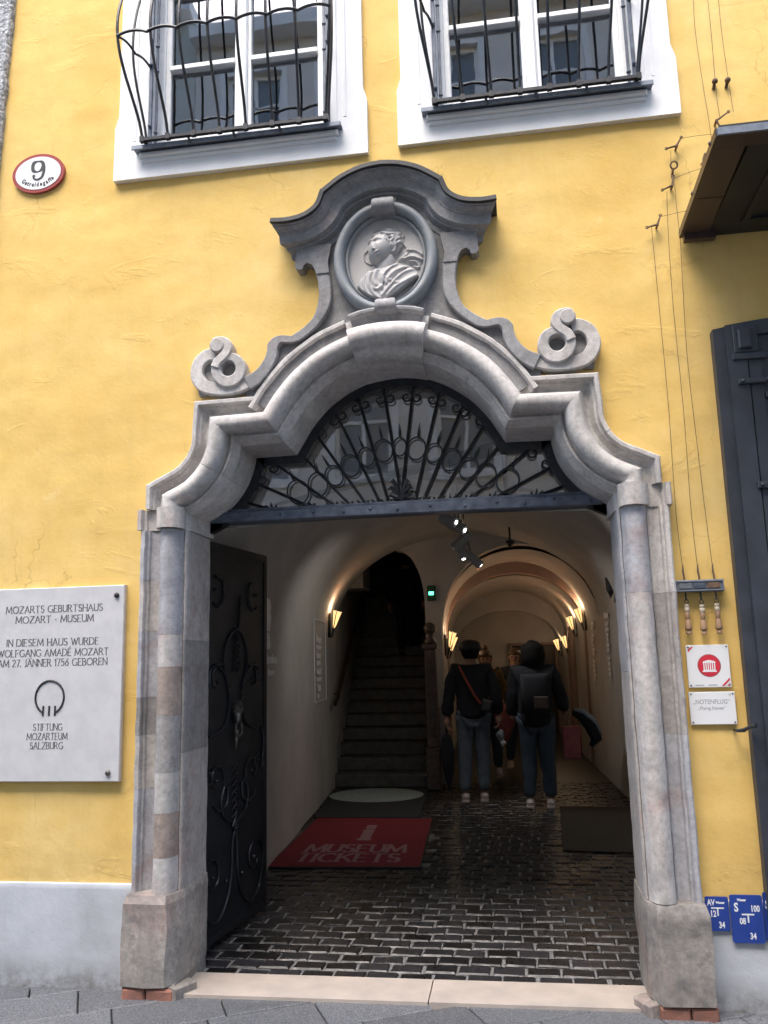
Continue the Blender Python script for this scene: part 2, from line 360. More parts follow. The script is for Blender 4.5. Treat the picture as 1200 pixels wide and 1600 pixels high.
        po = origin_of(parent) if parent else Vector((0, 0, 0))
        o.parent = parent; o.location = Vector(c)-po
        return tag(o, label, cat, group, kind)
def normals(path):
    out = []; n = len(path)
    def nn(a, b):
        dx, dz = b[0]-a[0], b[1]-a[1]; L = math.hypot(dx, dz) or 1; return (dz/L, -dx/L)
    for i in range(n):
        if i == 0: out.append(nn(path[0], path[1]))
        elif i == n-1: out.append(nn(path[-2], path[-1]))
        else:
            a, b = nn(path[i-1], path[i]), nn(path[i], path[i+1]); q = 1+a[0]*b[0]+a[1]*b[1]
            out.append(((a[0]+b[0])/q, (a[1]+b[1])/q))
    return out
def resample(pts, N):
    d = [0]
    for a, b in zip(pts, pts[1:]): d.append(d[-1]+math.dist(a, b))
    out = []; j = 0
    for i in range(N):
        t = d[-1]*i/(N-1)
        while j < len(pts)-2 and d[j+1] < t: j += 1
        f = (t-d[j])/max(1e-9, d[j+1]-d[j]); f = min(1, max(0, f))
        out.append(tuple(p+(q-p)*f for p, q in zip(pts[j], pts[j+1])))
    return out
def smooth(pts, k=6):                                        # Catmull-Rom
    out = []
    for i in range(len(pts)-1):
        p0 = pts[max(0, i-1)]; p1 = pts[i]; p2 = pts[i+1]; p3 = pts[min(len(pts)-1, i+2)]
        for j in range(k):
            t = j/k
            out.append(tuple(.5*(2*b+(c-a)*t+(2*a-5*b+4*c-d)*t*t+(3*b-a-3*c+d)*t**3) for a, b, c, d in zip(p0, p1, p2, p3)))
    out.append(tuple(pts[-1])); return out
def inpoly(x, z, poly):
    c = False; n = len(poly); j = n-1
    for i in range(n):
        a, b = poly[i], poly[j]
        if (a[1] > z) != (b[1] > z) and x < (b[0]-a[0])*(z-a[1])/(b[1]-a[1])+a[0]: c = not c
        j = i
    return c
def text(s, h, loc, parent, mat='ink', rot=(pi/2, 0, 0), ext=.0015, align='CENTER', name='lettering', sx=1.0, bold=0):
    cu = bpy.data.curves.new('t', 'FONT'); cu.body = s; cu.size = h*1.38; cu.align_x = align; cu.extrude = ext; cu.offset = bold
    cu.resolution_u = 3
    o = bpy.data.objects.new('t', cu); COL.objects.link(o)
    me = bpy.data.meshes.new_from_object(o); bpy.data.objects.remove(o)
    me.transform(Matrix.Diagonal((sx, 1, 1, 1))); me.name = name; me.materials.clear(); me.materials.append(MT[mat])
    ob = bpy.data.objects.new(name, me); COL.objects.link(ob); ob.parent = parent
    ob.location = Vector(loc)-origin_of(parent); ob.rotation_euler = rot; return ob
# an engraved roman alphabet drawn with strokes: polylines on a 1-high box, advance width last
def arc(cx, cz, rx, rz, a0, a1, n=9): return [(cx+rx*cos(radians(a0+(a1-a0)*i/(n-1))), cz+rz*sin(radians(a0+(a1-a0)*i/(n-1)))) for i in range(n)]
GL = {
 'A': ([[(0, 0), (.37, 1), (.74, 0)], [(.14, .36), (.60, .36)]], .74), 'B': ([[(0, 0), (0, 1)], arc(.22, .76, .24, .24, 90, -90), arc(.24, .27, .30, .27, 90, -90), [(0, 1), (.22, 1)], [(0, .53), (.24, .53)], [(0, 0), (.24, 0)]], .54),
 'C': ([arc(.42, .5, .42, .5, 50, 310, 14)], .72), 'D': ([[(0, 0), (0, 1)], [(0, 1), (.25, 1)], arc(.25, .5, .45, .5, 90, -90, 11), [(0, 0), (.25, 0)]], .70),
 'E': ([[(0, 0), (0, 1)], [(0, 1), (.5, 1)], [(0, .52), (.42, .52)], [(0, 0), (.52, 0)]], .52), 'F': ([[(0, 0), (0, 1)], [(0, 1), (.5, 1)], [(0, .52), (.42, .52)]], .5),
 'G': ([arc(.45, .5, .45, .5, 50, 315, 14), [(.78, .42), (.78, .12)], [(.55, .42), (.80, .42)]], .80), 'H': ([[(0, 0), (0, 1)], [(.66, 0), (.66, 1)], [(0, .52), (.66, .52)]], .66),
 'I': ([[(0, 0), (0, 1)]], 0.06), 'J': ([[(.22, 1), (.22, .1), (.1, -.05), (0, 0)]], .24), 'K': ([[(0, 0), (0, 1)], [(.6, 1), (0, .42)], [(.2, .6), (.66, 0)]], .66),
 'L': ([[(0, 0), (0, 1)], [(0, 0), (.5, 0)]], .5), 'M': ([[(0, 0), (.08, 1), (.46, .12), (.84, 1), (.92, 0)]], .92), 'N': ([[(0, 0), (0, 1), (.66, 0), (.66, 1)]], .66),
 'O': ([arc(.46, .5, .46, .5, 0, 360, 20)], .92), 'R': ([[(0, 0), (0, 1)], [(0, 1), (.24, 1)], arc(.24, .76, .26, .24, 90, -90), [(0, .52), (.24, .52)], [(.24, .52), (.62, 0)]], .62),
 'S': ([arc(.25, .76, .23, .24, 40, 250, 9)+arc(.25, .26, .25, .26, 70, -150, 9)], .50), 'T': ([[(.34, 0), (.34, 1)], [(0, 1), (.68, 1)]], .68),
 'U': ([[(0, 1), (0, .3)]+arc(.31, .3, .31, .3, 180, 360, 9)+[(.62, 1)]], .62), 'W': ([[(0, 1), (.28, 0), (.5, .9), (.72, 0), (1, 1)]], 1.0),
 'Z': ([[(0, 1), (.62, 1), (0, 0), (.64, 0)]], .64), '1': ([[(.0, .8), (.16, 1), (.16, 0)]], .2), '2': ([arc(.24, .74, .24, .26, 160, -20, 8)+[(0, 0), (.5, 0)]], .5),
 '5': ([[(.46, 1), (.1, 1), (.06, .56)]+arc(.22, .32, .26, .32, 110, -140, 9)], .5), '6': ([[(.4, 1), (.1, .55)]+arc(.26, .3, .25, .3, 165, 520, 14)], .52), '7': ([[(0, 1), (.48, 1), (.16, 0)]], .48),
 '.': ([[(0, 0), (0, .07)]], .06), '-': ([[(0, .42), (.3, .42)]], .3), 'i': ([[(.12, .0), (.12, .62)], [(.0, .62), (.14, .62)], [(-.02, 0), (.26, 0)], [(.12, .82), (.12, .96)]], .26)}
GL['Ä'] = (GL['A'][0]+[[(.18, 1.16), (.18, 1.22)], [(.56, 1.16), (.56, 1.22)]], .74); GL['É'] = (GL['E'][0]+[[(.22, 1.12), (.36, 1.3)]], .52)
def engraved(s, h, cx, z, y, parent, mat='ink', w=.11, width=None, frame=None, serif=.09, thick=.002):
    gap = .2; adv = 0; segs = []
    for ch in s:
        if ch == ' ': adv += .45; continue
        st, wd = GL[ch]
        for pl in st: segs.append([(p[0]+adv, p[1]) for p in pl])
        adv += wd+gap
    adv -= gap; k = (width/adv/h) if width else 1
    mb = MB(); cnt_ = [0]
    def quad(a, b, ww):
        cnt_[0] += 1; thick_ = thick+(cnt_[0] % 14)*3.5e-5
        dx, dz = b[0]-a[0], b[1]-a[1]; L = math.hypot(dx, dz) or 1e-6; nx, nz = -dz/L*ww/2, dx/L*ww/2; ex, ez = dx/L*ww*.3, dz/L*ww*.3
        q = [(a[0]+nx-ex, a[1]+nz-ez), (b[0]+nx+ex, b[1]+nz+ez), (b[0]-nx+ex, b[1]-nz+ez), (a[0]-nx-ex, a[1]-nz-ez)]
        pts = [((u-adv/2)*h*k, v*h) for u, v in q]
        if frame: vs = [frame(u, v, 0) for u, v in pts]+[frame(u, v, thick_) for u, v in pts]
        else: vs = [(cx+u, y, z+v) for u, v in pts]+[(cx+u, y-thick_, z+v) for u, v in pts]
        mb.add(vs, [(0, 1, 2, 3), (4, 5, 6, 7), (0, 1, 5, 4), (1, 2, 6, 5), (2, 3, 7, 6), (3, 0, 4, 7)])
    for pl in segs:
        for a, b in zip(pl, pl[1:]):
            v = abs(b[1]-a[1])/(math.dist(a, b) or 1); quad(a, b, w*(.45+.6*v))
        for e, o in ((pl[0], pl[1]), (pl[-1], pl[-2])):
            if serif and abs(e[1]-o[1]) > .25 and (abs(e[1]) < .01 or abs(e[1]-1) < .01): quad((e[0]-serif, e[1]), (e[0]+serif, e[1]), w*.4)
    return mb.build('lettering', mat, parent)

# ------------------------------------------------------------------ the portal's line (metres from the portal axis XC)
XC = -0.586
sc_ = smooth([(1.212, 2.475), (1.104, 2.532), (1.013, 2.627), (0.962, 2.745), (0.951, 2.88)], 7)
ar_ = smooth([(0.662, 2.886), (0.585, 3.008), (0.472, 3.132), (0.333, 3.228), (0.197, 3.286)], 7)
kp_ = [(0.197, 3.286), (.15, 3.297), (.10, 3.305), (.05, 3.31), (0, 3.312)]
HALF = [(1.212, .47), (1.212, 2.43)] + sc_ + ar_ + kp_[1:]
FULL = [(XC+x, z) for x, z in HALF] + [(XC-x, z) for x, z in HALF[-2::-1]]
HOLE = [(XC+1.212, -1)] + FULL + [(XC-1.212, -1)]
# ------------------------------------------------------------------ the yellow house
def disp(x, z):
    p = Vector((x*1.1, 0, z*2.0)); q = Vector((x*.5+9, 0, z*.6))
    return .007*noise.noise(q) + .005*noise.noise(p*1.7) + .0022*noise.noise(p*5) + .0030*max(0, noise.noise(Vector((x*2.2, 3, z*7)))-.1)
house = thing('yellow_house', 'yellow rendered old town house with grey plinth and arched stone doorway', 'building', (-.59, 0, 0))
XN = lambda z: -3.135+.0345*z                 # the leaning joint with the white neighbour
WIN = ((-1.445, 4.62, 6.35), (.265, 4.64, 6.37))
def grid_wall(name, x0, x1, z0, z1, st, fy, mat, hole, parent, kind=None, thick=None):
    nx = int(round((x1-x0)/st)); nz = int(round((z1-z0)/st)); idx = {}; vs = []; fs = []
    def vid(i, j):
        if (i, j) not in idx:
            x = x0+(x1-x0)*i/nx; z = z0+(z1-z0)*j/nz; idx[i, j] = len(vs); vs.append((x, fy(x, z), z))
        return idx[i, j]
    for i in range(nx):
        for j in range(nz):
            if hole(x0+(x1-x0)*(i+.5)/nx, z0+(z1-z0)*(j+.5)/nz): continue
            fs.append((vid(i, j), vid(i+1, j), vid(i+1, j+1), vid(i, j+1)))
    return MB().add(vs, fs).build(name, mat, parent, smooth=True, kind=kind)
def hole_front(x, z):
    if inpoly(x, z, HOLE): return True
    for c, a, b in WIN:
        if abs(x-c) < .56+.02 and a-.02 < z < b+.02: return True
    return z < .40
grid_wall('wall', -3.3, 2.4, 0, 6.9, .033, lambda x, z: -disp(x, z), 'yellow', hole_front, house)
MB().box(2.4, 9, 0, .3, .4, 12).box(-3.3, 9, 0, .3, 6.9, 12).build('upper_wall', 'yellow', house)
# plinth: grey painted band, a little proud, broken by the doorway
def plinth(x0, x1, zt):
    n = int((x1-x0)/.05); vs = []; fs = []
    for i in range(n+1):
        x = x0+(x1-x0)*i/n
        for j, z in enumerate([-.05, .05, .15, .25, .35, zt-.03, zt-.006, zt+.004*noise.noise(Vector((x*6, 1, 0))), zt+.002]):
            y = -.012-.006*noise.noise(Vector((x*2, 0, z*3)))-.003*noise.noise(Vector((x*9, 0, z*9)))
            vs.append((x, (y if j < 7 else (-.006 if j == 7 else .03)), z))
    for i in range(n):
        for j in range(8): fs.append((i*9+j, i*9+9+j, i*9+10+j, i*9+1+j))
    return MB().add(vs, fs).build('plinth', 'plinth', house, smooth=True)
plinth(-3.3, -1.90, .497); plinth(.66, 6, .470)
# neighbour: white rough-cast house to the left, its edge leaning
nb = thing('neighbour_house', 'white rough-cast neighbouring house at the top left edge', 'building', (-5, -.03, 0))
zs = [0, 1, 2, 3, 4, 4.5, 5, 5.5, 6, 8, 12]
vs = []; fs = []
NZ = 240
for j in range(NZ+1):
    z = 12*j/NZ; xe = XN(z)+.012*noise.noise(Vector((0, 0, z*9))) if z < 7 else XN(7)
    vs += [(-9, -.045, z), (xe-.012, -.045-.004*noise.noise(Vector((5, 0, z*14))), z), (xe, -.028, z), (xe, .12, z), (-9, .12, z)]
for j in range(NZ):
    for k in range(4): fs.append((j*5+k, j*5+k+1, j*5+6+k, j*5+5+k))
MB().add(vs, fs).build('rough_cast_wall', 'rough_white', nb)

# windows of the yellow house
def window(c, z0, z1):
    w = thing('window', None, None, (c, 0, z0)); w.parent = house; w.location = Vector((c, 0, z0))-house.location
    hw = .545
    # surround: flat band, wider lugs at the foot, fine inner fillet
    s = MB(); o1, o2 = .745, .768; zb = z0-.19
    for sg in (-1, 1):
        s.prism([(c+sg*o1, z0+.21), (c+sg*(hw+.03), z0+.21), (c+sg*(hw+.03), z1+.2), (c+sg*o1, z1+.2)][::sg], -.034, .02)
        s.prism([(c+sg*(o1+.012), z0+.19), (c+sg*(o1-.0), z0+.23), (c+sg*(hw+.03), z0+.23), (c+sg*(hw+.03), z0-.03), (c+sg*o2, z0-.03), (c+sg*o2, z0+.15)][::sg], -.036, .02)
        s.bbox(min(c+sg*hw, c+sg*(hw+.06)), max(c+sg*hw, c+sg*(hw+.06)), -.040, .13, z0-.02, z1+.2, .012)
        s.bbox(min(c+sg*(hw+.085), c+sg*(hw+.105)), max(c+sg*(hw+.085), c+sg*(hw+.105)), -.039, .0, z0+.05, z1+.2, .003)
    s.prism([(c-o2, zb), (c+o2, zb), (c+o2, z0-.03), (c-o2, z0-.03)], -.036, .02)
    s.box(c-hw-.06, c+hw+.06, -.05, .13, z1, z1+.2)
    s.rough(.0025, 5, c); s.build('surround', 'white', w)
    sl = MB(); sl.bbox(c-.60, c+.60, -.064, .03, z0-.072, z0-.035, .010); sl.bbox(c-.59, c+.59, -.050, .03, z0-.098, z0-.072, .006); sl.rough(.0015, 5).build('sill', 'white', w)
    f = MB(); f.prism_z([(c-.625, -.105), (c+.625, -.105), (c+.625, .14), (c-.625, .14)], z0-.032, z0-.022)
    f.bbox(c-.625, c+.625, -.108, -.10, z0-.05, z0-.024, .002); f.bbox(c-.50, c+.50, .05, .14, z0-.02, z0+.03, .005)
    f.build('sill_flashing', 'flash', w)
    fr = MB(); y = .045; zb = z0+.04; zt = z1
    fr.bbox(c-hw, c-hw+.05, y, y+.07, zb, zt, .006); fr.bbox(c+hw-.05, c+hw, y, y+.07, zb, zt, .006)
    fr.bbox(c-hw+.05, c+hw-.05, y, y+.07, zb, zb+.045, .006); fr.bbox(c-.03, c+.03, y-.012, y+.06, zb+.045, zt, .01)
    fr.bbox(c-.052, c-.03, y+.006, y+.05, zb+.045, zt, .004); fr.bbox(c+.03, c+.052, y+.006, y+.05, zb+.045, zt, .004)
    for sg in (-1, 1): fr.bbox(min(c+sg*(hw-.05), c+sg*(hw-.085)), max(c+sg*(hw-.05), c+sg*(hw-.085)), y+.012, y+.055, zb+.045, zt, .005)
    fr.bbox(c-hw+.06, c+hw-.06, y+.015, y+.055, zb+.045, zb+.085, .006)
    fr.build('frame', 'whitepaint', w)
    for sg in (-1, 1):
        a, b = sorted((c+sg*.052, c+sg*(hw-.085)))
        for zr in (zb+.53, zb+1.06, zb+1.5):
            m = MB(); m.bbox(a-.002, b+.002, y-.010, y+.05, zr-.012, zr+.022, .004); m.build('glazing_bar', 'whitepaint', w)
        zz = [zb+.085, zb+.516, zb+.552, zb+1.046, zb+1.082, zb+1.486, zb+1.522, zt]
        for k in range(4):
            MB().box(a-.004, b+.004, y+.034, y+.038, zz[2*k]-.004, zz[2*k+1]+.004).build('pane', 'glass', w)
    # inner casement behind
    i = MB(); yi = .27
    for x in (c-hw+.02, c-.06, c+.02, c+hw-.06): i.box(x, x+.04, yi, yi+.03, zb, zt)
    for zr in (zb, zb+.33, zb+.78, zb+1.2): i.box(c-hw+.06, c-.06, yi, yi+.03, zr, zr+.03); i.box(c+.06, c+hw-.06, yi, yi+.03, zr, zr+.03)
    i.build('inner_casement', 'whitepaint', w)
    rv = MB()
    for sg in (-1, 1): rv.box(*sorted((c+sg*hw, c+sg*(hw+.05))), .13, .42, z0-.03, z1)
    rv.box(c-hw-.05, c+hw+.05, .131, .42, z0-.08, z0+.0); rv.box(c-hw-.05, c+hw+.05, .131, .42, z1+.001, z1+.05)
    rv.build('reveal', 'white', w)
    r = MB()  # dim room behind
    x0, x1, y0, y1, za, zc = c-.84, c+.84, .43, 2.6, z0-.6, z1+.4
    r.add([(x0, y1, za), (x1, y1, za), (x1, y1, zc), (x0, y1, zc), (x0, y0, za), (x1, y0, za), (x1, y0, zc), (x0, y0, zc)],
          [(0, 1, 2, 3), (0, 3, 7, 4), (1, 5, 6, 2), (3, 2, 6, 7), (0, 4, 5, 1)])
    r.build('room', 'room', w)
    for sg, wd in ((-1, .20 if c < 0 else .08), (1, .10)):
        cu = MB(); n = 30; vs = []
        for k in range(n+1):
            u = k/n; x = c+sg*(hw-.02-wd*u*1.6); yy = .36+.02*sin(u*38+c)+.008*sin(u*71)
            vs += [(x, yy, z0-.05), (x, yy, z1)]
        cu.add(vs, [(2*k, 2*k+2, 2*k+3, 2*k+1) for k in range(n)]); cu.build('curtain', 'curtain', w, smooth=True)
    return w
for c, a, b in WIN: window(c, a, b)

# wrought-iron window baskets
def basket(c, z0, label):
    g = thing('window_grille', label, 'window grille', (c, -.1, z0), 'bulging iron grilles on the two upper windows')
    hw = .548; yb = -.125
    prof = [(0.0, yb), (.10, yb-.028), (.22, yb-.085), (.34, yb-.145), (.46, yb-.188), (.58, yb-.205), (.70, yb-.198), (.84, yb-.165), (1.0, yb-.11), (1.2, yb-.055), (1.45, yb-.02), (1.7, yb)]
    pr = smooth([(z, y) for z, y in prof], 3)
    for k in range(8):
        x = c-hw+2*hw*k/7; e = .075*((k-3.5)/3.5)
        b = MB().tube([(x+e*(yb-y)/.205*(1 if k in (0, 7) else .6), y, z0+z) for z, y in pr], .0085, 6)
        b.box(x-.013, x+.013, yb-.014, yb+.012, z0-.018, z0+.016); b.build('bar', 'iron', g)
    MB().box(c-hw-.008, c+hw+.008, yb-.012, yb+.012, z0-.012, z0+.006).build('bottom_rail', 'iron', g)
    zz = .53
    yy = yb-.202
    pts = []
    for k in range(71):
        u = k/70; x = c-hw*1.13+2*hw*1.13*u; pts.append((x, yy-.006, z0+zz+.022*abs(sin(pi*7*u))**.8-.004))
    MB().tube(pts, .0085, 6).build('wavy_rail', 'iron', g)
    for sg in (-1, 1):
        xx = c+sg*hw*1.13
        pts = [(xx-sg*.075*u, yy+(-.03-yy)*u, z0+zz-.004+.02*abs(sin(pi*2*u))) for u in [i/20 for i in range(21)]]
        MB().tube(pts, .0075, 6).build('side_rail', 'iron', g)
        for q in (.42,):
            MB().tube([(c+sg*(hw+.065*(yb-y)/.205*.8), yb+.06+(y-yb)*.55, z0+z) for z, y in pr], .0075, 6).build('bar', 'iron', g)
        p = MB(); p.bbox(c+sg*(hw-.004)-.010, c+sg*(hw-.004)+.010, -.045, -.034, z0-.02, z0+1.75, .002)
        p.bbox(c+sg*(hw-.030)-.008, c+sg*(hw-.030)+.008, -.02, -.012, z0-.02, z0+1.75, .002)
        for zq in (.14, .55, .72, 1.1): p.ball((c+sg*(hw-.004), -.05, z0+zq), .011, 5); p.bbox(c+sg*(hw-.030)-.011, c+sg*(hw-.030)+.011, -.026, -.010, z0+zq-.03, z0+zq-.02, .002)
        p.build('side_post', 'iron_blue', g)
        MB().box(*sorted((c+sg*hw, c+sg*(hw-.02))), yb, -.03, z0-.01, z0+.004).build('bottom_return', 'iron', g)
    for x in (-.27, 0, .27):
        MB().tube([(c+x, yb, z0-.005), (c+x+.012, yb+.012, z0-.05)], .008, 5).build('foot', 'iron', g)
    return g
basket(-1.445, 4.615, 'bulging black iron grille on the left upper window, under the roofline nearest the number plate')['label'] = 'bulging black iron grille on the left upper window, nearer the oval house number'
basket(.265, 4.632, 'bulging black iron grille on the right upper window, nearer the bell wires')

# ------------------------------------------------------------------ stone portal
portal = thing('stone_portal', 'grey marble baroque doorway surround with curved mouldings, scrolls and cornice', 'doorway surround', (XC, 0, 0))
def profile(so=.145, r=.050, base=.050, grow=0, inner=-.104, flare=-.112):
    p = [(so, -.03), (so, .060), (so-.007, .068), (so-.024, .068), (so-.028, .060), (so-.031, .040), (so-.042, .036), (so-.048, .020)]
    p += [(.082, .008), (.066, .010), (r+.003, .022)]
    p += [(r*cos(a), base+r*1.25*sin(a)) for a in [pi*(-.12)+pi*1.24*k/13 for k in range(14)]]
    p += [(-r-.001, .012), (-r-.008, .006), (-r-.012, .020), (-.074, .020), (-.078, .006), (-.088, -.004), (inner+.004, -.030), (inner, -.036), (flare, -.36), (.05, -.36), (.05, -.03)]
    return [(a+(grow if a > 0 else -grow), d+grow*(1 if d > 0 else 0)) for a, d in p]
JO = [(.168, -.03), (.168, .058), (.160, .066), (.143, .066), (.138, .058), (.136, .040), (.126, .036), (.120, .020), (.095, .008), (.072, .010), (.064, .020), (.0615, .0), (.0615, -.03)]
JC = [(.061, -.03), (.061, .020)]+[(.058*cos(a), .030+.078*sin(a)) for a in [pi*k/12 for k in range(13)]]+[(-.0615, .020), (-.0615, -.03)]
JI = [(-.062, -.03), (-.062, .012), (-.066, .018), (-.074, .018), (-.079, .008), (-.079, -.005), (-.070, -.36), (.05, -.36), (.05, -.031)]
def finel(path, st=.04):
    out = []
    for a, b in zip(path, path[1:]):
        n = max(1, int(math.dist(a, b)/st))
        out += [(a[0]+(b[0]-a[0])*k/n, a[1]+(b[1]-a[1])*k/n) for k in range(n)]
    return out+[path[-1]]
UP = HALF[1:]; UN = normals(UP)
for mir in (1, -1):
    # jambs patched together from blocks of different marble, each member with its own joints
    zy = lambda yy: P(253 if mir < 0 else 1010, yy, -.10).z
    B_, N_, R2, D_, L_ = 'marble_blue', 'marble', 'marble_red', 'marble_dark', 'marble_white'
    if mir < 0:
        sets = ((JO, [(905, B_), (985, N_), (1090, B_), (1150, D_), (1235, N_), (1400, B_)]), (JC, [(992, B_), (1042, N_), (1118, R2), (1208, D_), (1272, L_), (1342, R2), (1400, L_)]), (JI, [(1000, N_), (1180, D_), (1400, N_)]))
    else:
        sets = ((JO, [(925, L_), (1150, N_), (1400, B_)]), (JC, [(925, B_), (1400, N_)]), (JI, [(1050, B_), (1400, N_)]))
    for q_, (prf, cuts) in enumerate(sets):
        zt = 2.315
        for yy, mt in cuts:
            zl = .47 if yy == 1400 else zy(yy)
            path = finel([(1.212, zl+.0006), (1.212, zt-.0006)], .035)
            MB().sweep(path, prf, mir, xc=XC).rough(.0038, 9, mir).rough(.0014, 40, q_).build('jamb_stone', mt, portal, angle=36); zt = zl
    CPf = [(a+.030 if a < -.075 else a, d) for a, d in profile(.176, .066, .045, .008)]
    MB().sweep(finel([(1.212, 2.316), (1.212, 2.428)], .03), CPf, mir, xc=XC).rough(.003, 9).build('impost', 'marble', portal, angle=32)
    # rough plinth block with a chamfered inner corner, narrower brick course under it
    pl = [(.184, -.02), (.184, .120), (.06, .128), (-.045, .122), (-.088, .03), (-.082, -.36), (.05, -.36), (.05, -.02)]
    path = finel([(1.212, .055), (1.212, .43)], .03)
    m = MB(); m.sweep(path, pl, mir, xc=XC)
    # bevelled top
    pl2 = [(a*.93 if a > 0 else a*.93, d*.84 if d > 0 else d) for a, d in pl]
    n = len(pl); base = (len(path)-1)*n
    top = [(XC+mir*(1.212+a), -d, .468+(.05 if d < 0 else 0)*0) for a, d in pl2]
    b0 = len(m.v); m.v += top
    m.f = m.f[:-1]
    for k in range(n): m.f.append((base+k, base+(k+1) % n, b0+(k+1) % n, b0+k))
    m.f.append(tuple(b0+k for k in range(n)))
    m.rough(.009, 6, mir*2); m.rough(.005, 15, mir)
    m.build('plinth_stone', 'marble_lo', portal, angle=40)
    # arch stones: mitred run over the S-curve, the lintel return and the rising arch
    nS = len(sc_); ids = [0, 15, 1+nS-1]
    a0 = 0; k1 = 1+nS+0; k2 = k1+14; k3 = 1+nS+len(ar_)-1
    for a, b in ((0, 16), (16, k1), (k1, k2), (k2, k3)):
        MB().sweep(UP[a:b+1], profile(), mir, xc=XC, ns=UN[a:b+1]).rough(.003, 7, a+mir).build('arch_stone', 'marble_white', portal, angle=32)
# keystone, proud of the arch
kf = [(x, z) for x, z in kp_]; kf = [(x*1.03, z) for x, z in kf]; kk = kf + [(-x, z) for x, z in kf[-2::-1]]
kprof = [(.115, -.03), (.115, .08), (.07, .085)] + [(.064*cos(a)+.002, .085+.075*sin(a)) for a in [pi*k/9 for k in range(10)]] + [(-.072, .07), (-.085, .062), (-.10, .045), (-.112, .0), (-.118, -.34), (.05, -.34), (.05, -.03)]
MB().sweep(kk, kprof, 1, xc=XC).rough(.003, 7).build('keystone', 'marble_white', portal, angle=32)
led = [(.205, 3.425), (.15, 3.442), (.08, 3.452), (0, 3.455)]; led = led+[(-x, z) for x, z in led[-2::-1]]
MB().sweep(led, [(0, -.02), (0, .125), (-.008, .13), (-.02, .128), (-.028, .115), (-.032, .10), (-.07, .085), (-.08, .06), (-.08, -.02)], 1, xc=XC).rough(.002, 7).build('keystone_ledge', 'marble_top', portal, angle=35)

# field slab behind the crest and the raised scroll bands
bo = smooth([(.398, 3.735), (.382, 3.66), (.377, 3.57), (.402, 3.465), (.455, 3.405), (.53, 3.355)], 5)+smooth([(.535, 3.353), (.585, 3.362), (.635, 3.352), (.665, 3.32)], 4)+smooth([(.668, 3.318), (.672, 3.27), (.69, 3.225), (.735, 3.170), (.80, 3.138)], 5)
bi = smooth([(.318, 3.735), (.312, 3.68), (.305, 3.60), (.312, 3.52), (.345, 3.45), (.40, 3.385), (.475, 3.325)], 6)+smooth([(.48, 3.322), (.53, 3.312), (.585, 3.318), (.605, 3.30)], 4)+smooth([(.608, 3.296), (.615, 3.235), (.645, 3.17), (.70, 3.10), (.76, 3.062)], 5)
for mir in (1, -1):
    bo2 = [(.50, 3.83)]+bo; 
    m = MB()
    i1 = 0
    # upper bracket and C-curve, then lower quarter, as separate stones
    def cut(L, z0, z1): return [p for p in L if z0 <= p[1] <= z1]
    m.strip(bo, bi, .02, .074, mir, XC, N=70); m.rough(.002, 8, mir).build('scroll_band', 'marble_top', portal, angle=30)
    br = [(.30, 3.87), (.50, 3.87), (.508, 3.752), (.492, 3.733), (.466, 3.733), (.458, 3.757), (.438, 3.770), (.412, 3.758), (.398, 3.733), (.388, 3.70), (.316, 3.70), (.322, 3.76)]
    MB().prism([(XC+mir*x, z) for x, z in br][::mir], -.081, .02).rough(.002, 8, mir).build('bracket', 'marble_top', portal)
    field = [(0, 3.40), (0, 4.15), (.2, 4.09), (.3, 3.97), (.36, 3.88), (.45, 3.80)]+bo+[(.80, 3.02), (.665, 2.95), (.60, 3.03), (.47, 3.17), (.33, 3.27), (.197, 3.33)]
    MB().prism([(XC+mir*x, z) for x, z in field][::mir], -.040, .02).rough(.0015, 8).build('field_slab', 'marble_top', portal)
    # big volute: lower hook, then the S-shaped coil lying on it
    def ribbon(pts, w, d0, d1, N=46, taper=1.0):
        pts = resample(smooth(pts, 6), N); ns = normals(pts)
        A = [(p[0]+n_[0]*w/2, p[1]+n_[1]*w/2) for p, n_ in zip(pts, ns)]; B = [(p[0]-n_[0]*w/2, p[1]-n_[1]*w/2) for p, n_ in zip(pts, ns)]
        return MB().strip(A, B, d0, d1, mir, XC, N=N, bev=.007)
    ribbon([(.745, 3.125), (.83, 3.092), (.93, 3.082), (1.03, 3.105), (1.075, 3.17), (1.062, 3.245), (1.01, 3.285), (.965, 3.28)], .072, .0, .066).rough(.002, 8).build('volute_hook', 'marble_white', portal, angle=30)
    rg = MB(); n = 44; q = []
    for k in range(n):
        a = 2*pi*k/n; ca, sa = cos(a), sin(a)
        for (rr, d) in ((.098, .02), (.098, .082), (.091, .090), (.048, .090), (.041, .082), (.041, .02)):
            off = (0, 0) if rr > .06 else (.004, .008)
            q.append((XC+mir*(.885+off[0]+rr*ca), -d-.006*sin(a+1), 3.183+off[1]+rr*sa*1.02))
    rg.add(q, [(k*6+i_, k*6+(i_+1) % 6, ((k+1) % n)*6+(i_+1) % 6, ((k+1) % n)*6+i_) for k in range(n) for i_ in range(6)])
    rg.rough(.002, 8).build('volute_coil', 'marble_white', portal, angle=30)
    ribbon([(.968, 3.345), (.935, 3.352), (.900, 3.338), (.886, 3.305), (.905, 3.268), (.942, 3.235), (.958, 3.20)], .050, .02, .099, 36).rough(.002, 8).build('volute_neck', 'marble_white', portal, angle=30)
    hd = MB(); hd.lathe([(.043, 0), (.043, .098), (.036, .104), (.001, .104)], (XC+mir*.948, 0, 3.325), 18, Matrix.Rotation(pi/2, 4, 'X')); hd.build('volute_eye', 'marble_white', portal, angle=30)
    MB().prism([(XC+mir*x, z) for x, z in [(.80, 3.06), (1.07, 3.06), (1.09, 3.17), (1.04, 3.27), (.94, 3.30), (.84, 3.25), (.80, 3.15)]][::mir], -.035, .02).build('volute_ground', 'marble_top', portal)

